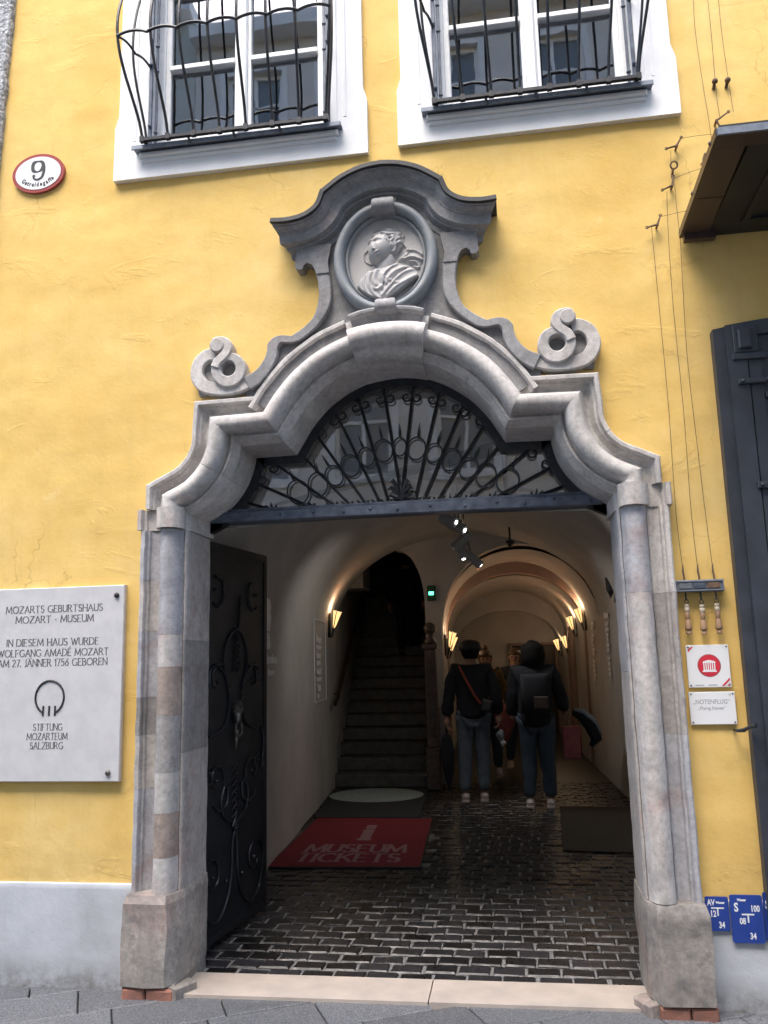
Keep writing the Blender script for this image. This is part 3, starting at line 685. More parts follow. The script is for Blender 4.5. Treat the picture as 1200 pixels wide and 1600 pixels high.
# cartouche oval
oc = (XC+.0, 3.755); RX, RZ = .252, .292
def oval(rx, rz, n=72, cx=None, cz=None): return [((cx if cx is not None else oc[0])+rx*cos(2*pi*k/n), (cz if cz is not None else oc[1])+rz*sin(2*pi*k/n)) for k in range(n)]
def oval_ring(prof, name, mat):
    n = 80; vs = []; fs = []; q = len(prof)
    for k in range(n):
        a = 2*pi*k/n
        for s_, d in prof: vs.append((oc[0]+(RX+s_)*cos(a), -d, oc[1]+(RZ+s_)*sin(a)))
    for k in range(n):
        for i in range(q): fs.append((k*q+i, k*q+(i+1) % q, ((k+1) % n)*q+(i+1) % q, ((k+1) % n)*q+i))
    return MB().add(vs, fs).rough(.0015, 8).build(name, mat, portal, angle=35)
oval_ring([(.034, .03), (.034, .085)]+[(.006+.026*cos(a), .09+.030*sin(a)) for a in [pi*k/8 for k in range(9)]]+[(-.022, .080), (-.026, .070), (-.034, .078), (-.040, .078), (-.044, .06), (-.048, .03)], 'oval_frame', 'ring')
MB().prism(oval(RX-.02, RZ-.02), -.045, .01).build('medallion_ground', 'relief', portal)
for sg, zc in ((1, oc[1]+RZ+.002), (-1, oc[1]-RZ-.002)):
    vs = []; n = 12
    hw1, hw2 = (.068, .055) if sg > 0 else (.05, .062)
    for k in range(n+1):
        a = pi*k/n; s_ = .045*cos(a)*(1); d = .10+.055*sin(a)
        w = hw1+(hw2-hw1)*k/n
        for q in range(9):
            u = -1+q/4; vs.append((oc[0]+w*u, -(d-.004*abs(u)**2+.002*cos(u*9)), zc+s_*sg*-1))
    fs = [(k*9+q, k*9+q+1, k*9+10+q, k*9+9+q) for k in range(n) for q in range(8)]
    m = MB().add(vs, fs); m.box(oc[0]-hw1, oc[0]+hw1, -.10, 0, zc-.045, zc+.045); m.build('strap', 'marble_top', portal, angle=40)

# cornice over the cartouche
ch = [(x*1.012, z+.004) for x, z in smooth([(.607, 3.972), (.52, 3.968), (.425, 3.985), (.352, 4.035), (.318, 4.115)], 6) + smooth([(.312, 4.118), (.21, 4.190), (.10, 4.232), (0, 4.245)], 6)]
cf = ch+[(-x, z) for x, z in ch[-2::-1]]
cpf = [(0, -.02), (0, .176), (-.011, .180), (-.015, .170), (-.023, .169), (-.027, .160), (-.036, .150), (-.041, .138), (-.048, .137), (-.052, .130), (-.098, .125), (-.102, .118), (-.106, .085), (-.116, .080), (-.122, .066), (-.132, .050), (-.158, .047), (-.162, .03), (-.162, -.02)]
cn = MB().sweep(cf, cpf, 1, xc=XC); nq = len(cpf)
xm = max(p[0] for p in cf)
for k, (x, y, z) in enumerate(cn.v):      # returned, inward-stepping ends
    lim = xm-max(0, .18+y)*.62; u = x-XC
    if abs(u) > lim: cn.v[k] = (XC+math.copysign(lim+.001*(abs(u)-lim), u), y, z)
cn.rough(.0025, 7).build('cornice', 'marble_top', portal, angle=30)
MB().sweep(cf, [(.016, -.02), (.016, .200), (-.010, .206), (-.014, .192), (.0005, .186), (.0005, -.02)], 1, xc=XC).rough(.001, 7).build('lead_capping', 'lead', portal)

# the carved bust: one relief surface modelled on the oval ground
def bust():
    NX, NZ = 150, 180
    xs = np.linspace(225, 965, NX); zs = np.linspace(1010, 175, NZ); X, Z = np.meshgrid(xs, zs)
    def rot(cx, cy, deg):
        a = radians(deg); dx, dy = X-cx, Z-cy; return dx*cos(a)+dy*sin(a), -dx*sin(a)+dy*cos(a)
    def ell(cx, cy, a, b, h, deg=0, p=.5):
        u, v = rot(cx, cy, deg); q = 1-(u/a)**2-(v/b)**2; return np.where(q > 0, h*np.maximum(q, 0)**p, 0)
    def gs(cx, cy, a, b, h, deg=0):
        u, v = rot(cx, cy, deg); return h*np.exp(-(u/a)**2-(v/b)**2)
    def line(pts, w, h):
        out = np.zeros_like(X)
        pts = resample(smooth(pts, 5), 30)
        for (x, y) in pts: out = np.maximum(out, np.exp(-((X-x)**2+(Y_(y))**2)/w**2))
        return out*h
    Y_ = lambda y: Z-y
    H = np.zeros_like(X)
    # shoulders and drapery
    poly = [(300, 870), (345, 790), (420, 720), (520, 690), (560, 700), (700, 650), (800, 680), (880, 730), (905, 790), (800, 860), (700, 930), (600, 985), (510, 1000), (430, 975), (360, 930)]
    ins = np.zeros_like(X, bool)
    for i in range(NZ):
        for j in range(NX): ins[i, j] = inpoly(X[i, j], Z[i, j], poly)
    dome = ell(600, 860, 340, 230, .060, 0, .5)
    Bm = ins*(.018+dome)
    folds = np.zeros_like(X)
    for pts, h in (([(440, 730), (430, 830), (470, 930), (530, 990)], .012), ([(395, 750), (380, 840), (420, 930), (480, 980)], .010), ([(350, 800), (350, 870), (400, 940)], .008),
                   ([(700, 660), (620, 720), (570, 780), (580, 830)], .016), ([(820, 685), (700, 730), (620, 800), (600, 850)], .014), ([(860, 720), (760, 760), (670, 840), (560, 960)], .013),
                   ([(890, 780), (800, 830), (690, 890), (610, 960)], .011), ([(500, 720), (480, 800), (500, 860)], .012), ([(560, 760), (640, 830), (720, 860)], .010), ([(460, 880), (510, 900), (550, 880)], .01)):
        folds = np.maximum(folds, line(pts, 17, h))
    grooves = line([(660, 700), (600, 760), (585, 840), (560, 920)], 10, .010)+line([(470, 740), (455, 830), (490, 920)], 9, .010)+line([(780, 720), (690, 790), (640, 850)], 9, .010)+line([(530, 720), (520, 800), (540, 850)], 10, .008)
    Bm = np.where(ins, Bm+folds-grooves, 0)
    H = np.maximum(H, Bm)
    # neck
    H = np.maximum(H, ell(590, 640, 78, 130, .058, 18, .5))
    # veil blowing behind
    veil = gs(830, 590, 85, 45, .018, 25)+line([(760, 440), (800, 500), (790, 560), (720, 600)], 12, .015)+line([(800, 520), (870, 520), (940, 570)], 11, .018)+line([(760, 600), (850, 590), (940, 620)], 11, .018)+line([(820, 630), (880, 640), (905, 690), (860, 680)], 9, .016)
    veil += line([(410, 480), (380, 520), (400, 590), (450, 620)], 8, .012)
    H = np.maximum(H, veil)
    # hair mass and head
    hair = ell(608, 428, 160, 142, .058, -12, .5)
    u, v = rot(590, 440, -12); strands = .006*np.sin(np.hypot(u*1.0, v*1.3)/9+2.2*np.sin(np.arctan2(v, u)*5))
    H = np.maximum(H, np.where(hair > .012, hair+strands, 0))
    H = np.maximum(H, ell(715, 440, 48, 75, .058, 0)+0.006*np.sin(Z/7+X/13)*(ell(715, 440, 48, 75, 1, 0) > 0))
    H += line([(740, 330), (725, 370), (770, 370), (745, 400)], 8, .012)
    face = ell(540, 492, 114, 146, .112, 14, .42)
    H = np.where((face > H-.002) & (face > 0), face, H)
    # features
    H += gs(478, 505, 11, 34, .016, -6) + gs(487, 528, 15, 9, .010)                       # nose
    H += line([(445, 440), (462, 425), (478, 432)], 8, .006)+line([(492, 430), (525, 418), (560, 432)], 8, .007)   # brows
    H -= gs(515, 452, 28, 15, .016)+gs(457, 458, 14, 13, .012)                           # sockets
    H += gs(517, 458, 17, 8, .009)+gs(457, 462, 9, 7, .007)                              # lids
    H -= gs(500, 470, 6, 22, .003)
    H += gs(515, 556, 20, 6, .008, -25)+gs(522, 575, 17, 7, .008, -20)-gs(518, 566, 22, 3.5, .009, -22)  # lips
    H -= gs(535, 592, 20, 7, .005); H += gs(520, 608, 24, 16, .007)                       # chin
    H += gs(655, 470, 11, 22, .014)-gs(655, 470, 5, 11, .008)                             # ear
    H += line([(425, 400), (470, 340), (540, 330), (610, 360), (680, 380)], 9, .008)      # band of hair
    H += line([(440, 385), (500, 365), (570, 385), (610, 430), (640, 440)], 9, .009)+line([(480, 300), (590, 285), (690, 320)], 9, .007)
    H = np.maximum(H, 0)
    ro = ((X-592)/345)**2+((Z-592)/400)**2; H *= np.clip((1.12-ro)*8, 0, 1)
    vs = []; px = (RX*2-.08)/735; pz = (RZ*2-.08)/835
    for i in range(NZ):
        for j in range(NX): vs.append((oc[0]+(X[i, j]-592)*px, -.046-H[i, j]*.72+(.004 if H[i, j] < .002 else 0), oc[1]-(Z[i, j]-592)*pz))
    fs = [(i*NX+j, i*NX+j+1, (i+1)*NX+j+1, (i+1)*NX+j) for i in range(NZ-1) for j in range(NX-1) if max(H[i, j], H[i+1, j+1], H[i+1, j], H[i, j+1]) > .0015]
    MB().add(vs, fs).build('carved_bust', 'relief', portal, smooth=True)
bust()
# bricks showing under the portal's feet
for mir, gl in ((-1, ((.06, .178), (-.09, .052))), (1, ((.075, .19), (-.06, .068)))):
    for a, b in gl:
        x0, x1 = sorted((XC+mir*(1.212+a), XC+mir*(1.212+b)))
        MB().bbox(x0, x1, -.118, .05, -.03, .046, .010).rough(.006, 20, a).build('brick', 'brick', portal)
    x0, x1 = sorted((XC+mir*(1.212-.10), XC+mir*(1.212-.145)))
    mx = Matrix.Translation((XC+mir*(1.212-.105), -.045, 0)) @ Matrix.Rotation(mir*radians(-62), 4, 'Z')
    MB().bbox(-.07, .07, -.03, .04, -.03, .050, .008, mx).rough(.006, 20, 3).build('footing', 'marble_lo', portal)
    MB().bbox(*sorted((XC+mir*(1.212-.082), XC+mir*(1.212+.16))), -.085, .34, -.03, .056, .01).rough(.006, 12).build('footing', 'marble_lo', portal)

# ------------------------------------------------------------------ fanlight: iron grille, glass and transom beam
fan = thing('fanlight_grille', 'black wrought-iron fan grille with rings and scrolls under the stone arch', 'fanlight grille', (XC, .3, 2.40))
YF = .315
FR = [(1.212, 2.40), (1.212, 2.43)]+sc_+ar_+kp_[1:]
frn = normals(FR); frL = FR+[(-x, z) for x, z in FR[-2::-1]]
MB().sweep(frL, [(-.095, -YF-.045), (-.095, -YF+.012), (-.160, -YF+.012), (-.160, -YF-.045)], 1, xc=XC).build('outer_frame', 'iron', fan)
tb = MB(); tb.bbox(XC-1.115, XC+1.10, YF-.045, YF+.055, 2.395, 2.455, .006); tb.bbox(XC-1.10, XC+1.09, YF-.03, YF+.04, 2.455, 2.472, .004)
for k in range(13): tb.ball((XC-1.03+k*.172+.02*sin(k*5), YF-.047, 2.428+.008*sin(k*3)), .010, 5)
tb.build('transom_beam', 'iron_blue', fan)
MB().prism([(XC+x+nx*-.12, z+nz*-.12) for (x, z), (nx, nz) in zip(frL, normals(frL))][::-1], YF+.030, YF+.036).build('glass_pane', 'fan_glass', fan)
g2 = MB()
for sg in (1,): g2.box(*sorted((XC+sg*.575, XC+sg*.600)), YF+.036, YF+.06, 2.47, 2.80)
g2.build('glass_mullion', 'iron', fan)
BASE = [.058, .075, .125, .21, .305, .405, .50, .62, .80]; 
pairs = [((426, 798), (371, 784)), ((485, 797), (388, 754)), ((524, 795), (423, 722)), ((542, 794), (459, 702)), ((568, 793), (485, 670)), ((587, 791), (521, 642)), ((600, 786), (557, 622)), ((617, 766), (595, 608)),
         ((621, 760), (641, 608)), ((640, 785), (684, 613)), ((650, 787), (723, 630)), ((674, 785), (759, 655)), ((696, 785), (783, 688)), ((723, 783), (842, 688)), ((760, 778), (866, 722)), ((831, 776), (889, 753))]
bars = []
for i in range(8):
    (a, b), (c, d) = pairs[i], pairs[15-i]
    A, B, Cc, D = [P(*q, YF) for q in (a, b, c, d)]
    lo = ((-(A.x-XC)+(Cc.x-XC))/2, (A.z+Cc.z)/2); hi = ((-(B.x-XC)+(D.x-XC))/2, (B.z+D.z)/2); bars.append((lo, hi))
bars = bars[::-1]                    # 0 = innermost
allb = [((-lo[0], lo[1]), (-hi[0], hi[1])) for lo, hi in bars[::-1]]+bars
def ext(lo, hi, z0=2.46):
    t = (z0-lo[1])/(hi[1]-lo[1]); return (lo[0]+(hi[0]-lo[0])*t, z0)
fb = []
for lo, hi in allb:
    l = ext(lo, hi); L = math.hypot(hi[0]-l[0], hi[1]-l[1]); h2 = (hi[0]+(hi[0]-l[0])/L*.045, hi[1]+(hi[1]-l[1])/L*.045); fb.append((l, h2))
    MB().tube([(XC+l[0], YF, l[1]), (XC+h2[0], YF, h2[1])], .0075, 4).build('bar', 'iron', fan)
    m = MB()
    for q in (-1, 0, 1):
        m.tube([(XC+l[0]+q*.012, YF-.012, l[1]), (XC+l[0]+(h2[0]-l[0])*.06+q*.03, YF-.02, l[1]+.025), (XC+l[0]+(h2[0]-l[0])*.07+q*.035, YF-.012, l[1]+(.045 if q == 0 else .03))], [.006, .007, .001], 5)
    m.build('leaf_tip', 'iron', fan)
def onb(k, t): (a, b), (c, d) = fb[k]; return (a+(c-a)*t, b+(d-b)*t)
def curl(p, q, out, n=14):
    return [p]
for k in range(15):
    La = math.dist(*fb[k]); Lb = math.dist(*fb[k+1])
    # ring with a spear
    mid = abs(k-7)
    tr = .46-.010*mid
    if 0 < k < 14:
        t1 = tr if mid < 5 else tr*.95
        a, b = onb(k, t1), onb(k+1, t1); c = ((a[0]+b[0])/2, (a[1]+b[1])/2); r = math.dist(a, b)/2*.93
        dx, dz = b[0]-a[0], b[1]-a[1]; L = math.hypot(dx, dz); ux, uz = dx/L, dz/L; ox, oz = -uz, ux
        if oz < 0: ox, oz = -ox, -oz
        ro = min(max(r*1.25, .055), .072)
        m = MB(); m.tube([(XC+c[0]+ux*r*cos(q)+ox*ro*sin(q), YF, c[1]+uz*r*cos(q)+oz*ro*sin(q)) for q in [2*pi*j/20 for j in range(20)]], .0052, 5, closed=True)
        m.build('ring', 'iron', fan)
        s = MB(); e0 = ro
        s.tube([(XC+c[0]+ox*(ro+e), YF, c[1]+oz*(ro+e)) for e in (0, .02, .04, .085)], [.004, .008, .006, .001], 5); s.build('spear', 'iron', fan)
    # outer omega scroll with a spike
    t2 = .86 if mid < 6 else .80
    a, b = onb(k, t2), onb(k+1, t2); c = ((a[0]+b[0])/2, (a[1]+b[1])/2)
    dx, dz = b[0]-a[0], b[1]-a[1]; L = math.hypot(dx, dz); ux, uz = dx/L, dz/L; ox, oz = -uz, ux
    if ox*c[0]+oz*(c[1]-2.4) < 0: ox, oz = -ox, -oz
    r = L/2
    def loc(u, o): return (XC+c[0]+ux*u+ox*o, YF, c[1]+uz*u+oz*o)
    m = MB(); arcp = [loc(r*cos(q), r*.80*sin(q)+.006) for q in [pi*j/14 for j in range(15)]]
    for sg in (1, -1):
        sp = []
        for j in range(17):
            th = pi*(1.0) + 1.75*pi*j/16; rr = r*.40*(1-.62*j/16)
            cx = r-r*.40
            sp.append(loc(sg*(cx-rr*cos(th)), rr*sin(th)*1.0+.004))
        m.tube(sp, [.006]*16+[.009], 5)
    m.tube(arcp, .0062, 5); m.build('scroll', 'iron', fan)
    h = min(.075, r)
    MB().tube([loc(0, r*.8+e) for e in (0, .02, .035, .085)], [.005, .008, .006, .001], 5).build('spike', 'iron', fan)
lf = MB()
for sg in (-1, 1):
    for hgt, sp in ((.03, .07), (.07, .075), (.11, .06)):
        lf.tube([(XC, YF-.02, 2.475), (XC+sg*.02, YF-.03, 2.475+hgt*.6), (XC+sg*sp*.7, YF-.035, 2.475+hgt*1.05), (XC+sg*sp, YF-.02, 2.475+hgt*.92)], [.009, .012, .013, .002], 5)
lf.tube([(XC, YF-.02, 2.47), (XC, YF-.02, 2.54), (XC, YF-.02, 2.60)], [.012, .008, .002], 6)
lf.build('leaf_ornament', 'iron', fan)

# ------------------------------------------------------------------ open iron door leaf
DL0, DL1 = Vector((-1.80, .372, 0)), Vector((-1.672, 1.30, 0))
door = thing('iron_door', 'black sheet-iron door leaf with forged scrolls, standing open on the left', 'door', (-1.79, .37, .03))
du = (DL1-DL0).normalized(); dn = Vector((du.y, -du.x, 0))      # dn faces the passage (+x)
DW = (DL1-DL0).length; DH = 2.325
def dp(u, v, o=0): p = DL0+du*(DW*u)+dn*o; return Vector((p.x, p.y, .03+v*(DH-.03)))
m = MB(); m.add([dp(u, v, o) for o in (-.03, .0) for v in (0, 1) for u in (0, 1)], [(0, 1, 3, 2), (4, 6, 7, 5), (0, 4, 5, 1), (2, 3, 7, 6), (0, 2, 6, 4), (1, 5, 7, 3)])
m.build('leaf_panel', 'doorsheet', door)
m = MB()
for (u0, u1, v0, v1) in ((0.005, .05, .004, .996), (.95, .995, .004, .996), (.052, .948, .004, .022), (.052, .948, .978, .996)):
    m.add([dp(u, v, o) for o in (.0005, .008) for v in (v0, v1) for u in (u0, u1)], [(0, 1, 3, 2), (4, 6, 7, 5), (0, 4, 5, 1), (2, 3, 7, 6), (0, 2, 6, 4), (1, 5, 7, 3)])
m.build('edge_band', 'doorsheet', door)
def dscroll(pts, w=.008, c0=0, c1=0, r=.055):
    pts = smooth(pts, 6)
    q = [dp(u, v, .009) for u, v in pts]
    MB().tube(q, w, 5).build('scroll', 'iron', door)
def spiral(cu, cv, r0, r1, a0, a1, n=26, k=2.45):
    return [(cu+(r0+(r1-r0)*i/n)*cos(radians(a0+(a1-a0)*i/n)), cv+(r0+(r1-r0)*i/n)/k*sin(radians(a0+(a1-a0)*i/n))) for i in range(n+1)]
def mirr(L, s): return L if s > 0 else [(1-u, v) for u, v in L]
for s in (1, -1):
    # bottom pair of great scrolls, their tails joining on the axis
    dscroll(mirr([(.52, .27), (.47, .22), (.46, .15), (.40, .085), (.27, .045), (.13, .07), (.07, .13)]+spiral(.20, .155, .13, .05, 180, -150, 12), s))
    # middle S-scrolls
    dscroll(mirr(spiral(.24, .385, .035, .12, 250, -20, 10)[::1]+[(.40, .36), (.38, .32), (.28, .31), (.20, .33)], s))
    dscroll(mirr([(.10, .50), (.06, .46), (.08, .41)]+spiral(.15, .41, .08, .03, 200, 480, 8), s))
    dscroll(mirr([(.46, .27), (.35, .29), (.31, .33), (.35, .365)], s))
    # upper S-scrolls
    dscroll(mirr(spiral(.25, .635, .03, .12, 260, 60, 10)+[(.16, .67), (.13, .63)], s))
    dscroll(mirr([(.20, .68), (.32, .66), (.39, .62), (.41, .58), (.37, .53), (.26, .505), (.14, .50)], s))
    dscroll(mirr([(.54, .775), (.42, .76), (.34, .72), (.33, .68), (.38, .64), (.42, .62)], s))
    dscroll(mirr([(.20, .91), (.30, .90), (.31, .86), (.24, .83), (.17, .84)], s))
    m = MB()
    for u, v in ((.21, .155), (.245, .385), (.15, .41), (.25, .635), (.2, .875), (.13, .07), (.41, .58), (.39, .13)):
        u2 = u if s > 0 else 1-u; m.ball(dp(u2, v, .010), .012, 5)
    m.build('rivet', 'iron', door)
dscroll([(.54, .775), (.55, .82), (.57, .87)])
for v0, v1 in ((.66, .755), (.28, .40)):
    m = MB(); n = 7
    for k in range(n):
        v = v0+(v1-v0)*k/(n-1); m.tube([dp(.5-.05, v, .01), dp(.5, v+.012, .016), dp(.55, v, .01)], [.003, .009, .003], 5); m.ball(dp(.5, v, .012), .009, 5)
    m.build('bead_stem', 'iron', door)
m = MB(); m.tube([dp(.5, .245, .01), dp(.46, .26, .014), dp(.5, .285, .014), dp(.54, .26, .014), dp(.5, .245, .01)], .008, 5); m.build('tassel', 'iron', door)
hd = MB()
for k in range(9):
    a = -60+k*15
    hd.tube([dp(.5, .535, .02), dp(.5+.09*sin(radians(a*1.6)), .575+.02*cos(radians(a*2)), .03)], [.014, .005], 5)
hd.ball(dp(.5, .54, .02), .032, 8, (1, 1, 1.6))
hd.tube([dp(.5+.06*cos(q), .505+.024*sin(q), .035) for q in [2*pi*j/16 for j in range(16)]], .009, 6, closed=True)
hd.tube([dp(.5, .50, .015), dp(.48, .47, .025), dp(.5, .445, .012)], [.02, .012, .003], 6)
hd.build('door_knocker', 'silver', door).scale = (.8, .8, .85)

# ------------------------------------------------------------------ passage behind the door
YB = 6.8                                             # rear wall of the vestibule
LX = lambda y: -1.985-.083*(y-2.4) if y > 1.3 else -1.894-.02*(1.3-y)
RX_ = lambda y: 1.17-.033*(y-6.0)
def zj(x, y): return .012*noise.noise(Vector((x*1.5, y*1.5, 3)))
# inner face of the front wall, with the same opening
IH = [(XC+1.20, -1), (XC+1.20, 2.43)]+[(XC+x-.0, z) for x, z in HALF[2:]]+[(XC-x, z) for x, z in HALF[-2:1:-1]]+[(XC-1.20, 2.43), (XC-1.20, -1)]
grid_wall('inner_front_wall', -2.3, 1.6, 0, 3.9, .05, lambda x, z: .362, 'passage', lambda x, z: inpoly(x, z, IH), None, kind='structure')
def side(name, fx, y0, y1, h, mat='passage', hole=None):
    ny = int((y1-y0)/.12); nz = int(h/.15); idx = {}; vs = []; fs = []
    for i in range(ny+1):
        for j in range(nz+1):
            y = y0+(y1-y0)*i/ny; z = h*j/nz; vs.append((fx(y)+.010*noise.noise(Vector((y*1.3, z*1.3, 5))), y, z))
    for i in range(ny):
        for j in range(nz):
            if hole and hole(y0+(y1-y0)*(i+.5)/ny, h*(j+.5)/nz): continue
            a = i*(nz+1)+j; fs.append((a, a+nz+1, a+nz+2, a+1))
    return MB().add(vs, fs).build(name, mat, None, smooth=True, kind='structure')
side('passage_wall_left', LX, .365, YB, 2.25)
side('passage_wall_right', RX_, .365, 13.6, 2.35)
# vestibule vault: elliptical barrel, higher at the street end
def vault(name, y0, y1, xl, xr, zs, rise, mat='passage', n=28, ny=24, kind='structure'):
    vs = []; fs = []
    for i in range(ny+1):
        t = i/ny; y = y0+(y1-y0)*t; a, b = xl(y), xr(y); c, w = (a+b)/2, (b-a)/2
        for k in range(n+1):
            q = pi*k/n; x = c-w*cos(q); z = zs(y)+rise(y)*sin(q)
            vs.append((x, y, z+.012*noise.noise(Vector((x*1.4, y*1.2, 8)))))
    for i in range(ny):
        for k in range(n): a = i*(n+1)+k; fs.append((a, a+1, a+n+2, a+n+1))
    return MB().add(vs, fs).build(name, mat, None, smooth=True, kind=kind)
vault('vestibule_vault', .365, YB, LX, RX_, lambda y: 2.02, lambda y: 1.19+.22*(1-min(1, y/YB)))
# rear wall with stair opening and corridor arch
CL = lambda y: -.925-.045*(y-YB)
cc, cw = (CL(YB)+RX_(YB))/2, (RX_(YB)-CL(YB))/2
vc, vw = (LX(YB)+RX_(YB))/2, (RX_(YB)-LX(YB))/2
def vz(x): return 2.02+1.20*sqrt(max(0, 1-((x-vc)/vw)**2))
def cz(x): return 2.0+1.06*sqrt(max(0, 1-((x-cc)/cw)**2))
AP = P(618, 876, YB); AP.z = vz(AP.x); SR = P(664, 950, YB)
def sz(x):        # top of the stair opening
    if x < AP.x: return vz(x)-.0
    t = (x-AP.x)/(SR.x-AP.x)
    return 2.28+(AP.z-2.28)*sqrt(max(0, 1-t**2.1))
m = MB(); N = 110
x0, x1 = LX(YB), RX_(YB); q = []
def strip_wall(xa, xb, zb, zt, n):
    vs = []
    for i in range(n+1):
        x = xa+(xb-xa)*i/n; vs += [(x, YB, zb(x)), (x, YB, zt(x)), (x, YB+.25, zb(x)), (x, YB+.25, zt(x))]
    fs = []
    for i in range(n): a = i*4; fs += [(a, a+4, a+5, a+1), (a, a+2, a+6, a+4), (a+2, a+3, a+7, a+6)]
    fs += [(0, 1, 3, 2), (n*4, n*4+2, n*4+3, n*4+1)]
    m.add(vs, fs)
strip_wall(AP.x, SR.x-.0, sz, lambda x: vz(x)+.05, 26)
strip_wall(SR.x, CL(YB), lambda x: 0, lambda x: vz(x)+.05, 4)
strip_wall(CL(YB), RX_(YB)-.002, cz, lambda x: vz(x)+.05, 50)
m.build('vestibule_rear_wall', 'passage', None, kind='structure', angle=40)
# stair shaft
SXL = lambda y: LX(min(y, 30))
sw = MB()
YE = 12.5
sw.add([(LX(YB), YB, 0), (LX(YE), YE, 0), (LX(YE), YE, 5.5), (LX(YB), YB, 3.0), (LX(YB), YB, 5.5)], [(0, 1, 2, 4)])
sw.build('stair_wall_left', 'passage', None, kind='structure')
sw = MB(); sw.add([(SR.x, YB+.02, 0), (CL(YE)-.3, YE, 0), (CL(YE)-.3, YE, 5.5), (SR.x, YB+.02, 5.5), (CL(YE)-.3, YE, 5.5), (LX(YE), YE, 0), (LX(YE), YE, 5.5)], [(0, 1, 2, 3), (1, 5, 6, 2)])
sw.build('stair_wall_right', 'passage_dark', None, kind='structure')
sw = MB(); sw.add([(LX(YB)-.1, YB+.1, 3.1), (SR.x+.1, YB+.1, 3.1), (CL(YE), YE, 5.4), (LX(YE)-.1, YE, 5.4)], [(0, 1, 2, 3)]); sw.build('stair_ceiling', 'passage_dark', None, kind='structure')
sw = MB(); sw.prism_z([(LX(9)-.2, 7.6), (LX(9)+.42, 7.6), (LX(9)+.42, 8.2), (LX(9)-.2, 8.2)], 2.62, 3.6); sw.build('stair_lintel', 'passage', None, kind='structure')
stair = thing('stone_staircase', 'worn dark stone staircase rising through the pointed opening on the left', 'staircase', (-1.7, YB-.2, 0))
R_, T_ = .163, .30; YS = 6.52
for k in range(17):
    y = YS+T_*k; z = R_*(k+1)
    xa = LX(y)+.0-.02; xb = (SR.x+.03 if y > YB-.05 else -1.14)-.0*k
    st = MB(); st.bbox(xa, xb, y-.02, y+T_+.02, z-R_+.002 if k else 0.0, z, .014).rough(.006, 6, k); st.build('step', 'step', stair)
    MB().box(xa+.05, xb-.02, y+.06, y+T_+.2, max(0, z-R_*2), z-R_+.001).build('step_core', 'step', stair)
# newel post with ball, carved marble
nw = thing('newel_post', 'carved brown marble newel post with a ball finial at the foot of the stairs', 'newel post', (-1.035, 6.3, 0))
nx_, ny_ = -1.045, 6.38
m = MB(); m.bbox(nx_-.085, nx_+.085, ny_-.10, ny_+.08, .0, .50, .012).build('post_base', 'newel', nw); 
m = MB(); m.bbox(nx_-.07, nx_+.07, ny_-.085, ny_+.07, .50, 1.70, .012)
for u in (-.045, -.02, .005, .03): m.bbox(nx_+u, nx_+u+.014, ny_-.097, ny_-.083, .62, 1.62, .004)
m.build('post_shaft', 'newel', nw)
MB().bbox(nx_-.095, nx_+.095, ny_-.11, ny_+.09, 1.70, 1.765, .014).build('post_cap', 'newel', nw)
m = MB(); m.lathe([(.07, 1.765), (.082, 1.79), (.06, 1.83), (.035, 1.86), (.05, 1.88), (.03, 1.90)], (nx_, ny_, 0), 16); m.ball((nx_, ny_, 1.965), .078, 12); m.build('ball_finial', 'newel', nw, smooth=True)
m = MB(); m.add([(nx_-.05, 6.5, 0), (nx_+.05, 6.5, 0), (nx_+.05, YB, .2), (nx_-.05, YB, .2), (nx_-.05, 6.5, .82), (nx_+.05, 6.5, .82), (nx_+.05, YB, .95), (nx_-.05, YB, .95)], [(0, 1, 2, 3), (4, 5, 6, 7), (0, 1, 5, 4), (2, 3, 7, 6), (0, 3, 7, 4), (1, 2, 6, 5)]).build('parapet', 'newel', nw)
# handrail
hr = thing('handrail', 'dark wooden handrail climbing the left stair wall', 'handrail', (LX(6)+.1, 6, 1.06))
A = onwall(513, 1096, LX(6)+.07, 6, -.083); 
pts = [Vector((LX(6.0)+.075, 6.0, 1.06)), Vector((LX(6.25)+.075, 6.25, 1.12)), Vector((LX(10.8)+.075, 10.8, 3.1))]
MB().tube(pts, .024, 8).build('rail', 'wood_dark', hr)
for t in (.05, .5, .95):
    p = pts[1].lerp(pts[2], t); MB().tube([p, p+Vector((-.02, 0, -.05)), p+Vector((-.085, 0, -.055))], .008, 6).build('rail_bracket', 'iron', hr)
# corridor beyond
side('corridor_wall_left', CL, YB+.25, 13.6, 2.35)
vault('corridor_vault', YB+.25, 9.0, CL, RX_, lambda y: 2.0, lambda y: 1.02, ny=10)
def archwall(name, ya, yb, xl, xr, zs, rise, zt, mat, inset=0):
    m = MB(); a, b = xl(ya)-.02, xr(ya)+.02; c, w = (a+b)/2, (b-a)/2-inset; n = 40; vs = []
    pts = [(c-w*cos(pi*k/n), zs+rise*sin(pi*k/n)) for k in range(n+1)]
    pts = [(c-w, 0)]+pts+[(c+w, 0)]
    for x, z in pts:
        xo = max(a, min(b, c+(x-c)*(1+inset/w)))
        vs += [(x, ya, z), (x, yb, z), (xo if z < zs+.01 else x, ya, z if z < zs+.01 else zt), (xo if z < zs+.01 else x, yb, z if z < zs+.01 else zt)]
    N = len(pts); fs = []
    for k in range(N-1): q = k*4; fs += [(q, q+4, q+5, q+1), (q, q+2, q+6, q+4), (q+1, q+5, q+7, q+3)]
    m.add(vs, fs); m.box(a, c-w+.001, ya+.001, yb, zs, zt); m.box(c+w-.001, b, ya+.001, yb, zs, zt)
    return m.build(name, mat, None, kind='structure', angle=40)
archwall('corridor_rib', 8.55, 8.85, CL, RX_, 1.95, .90, 3.3, 'rib', .035)
vault('inner_corridor_vault', 8.85, 12.0, CL, RX_, lambda y: 1.98, lambda y: .86, ny=8)
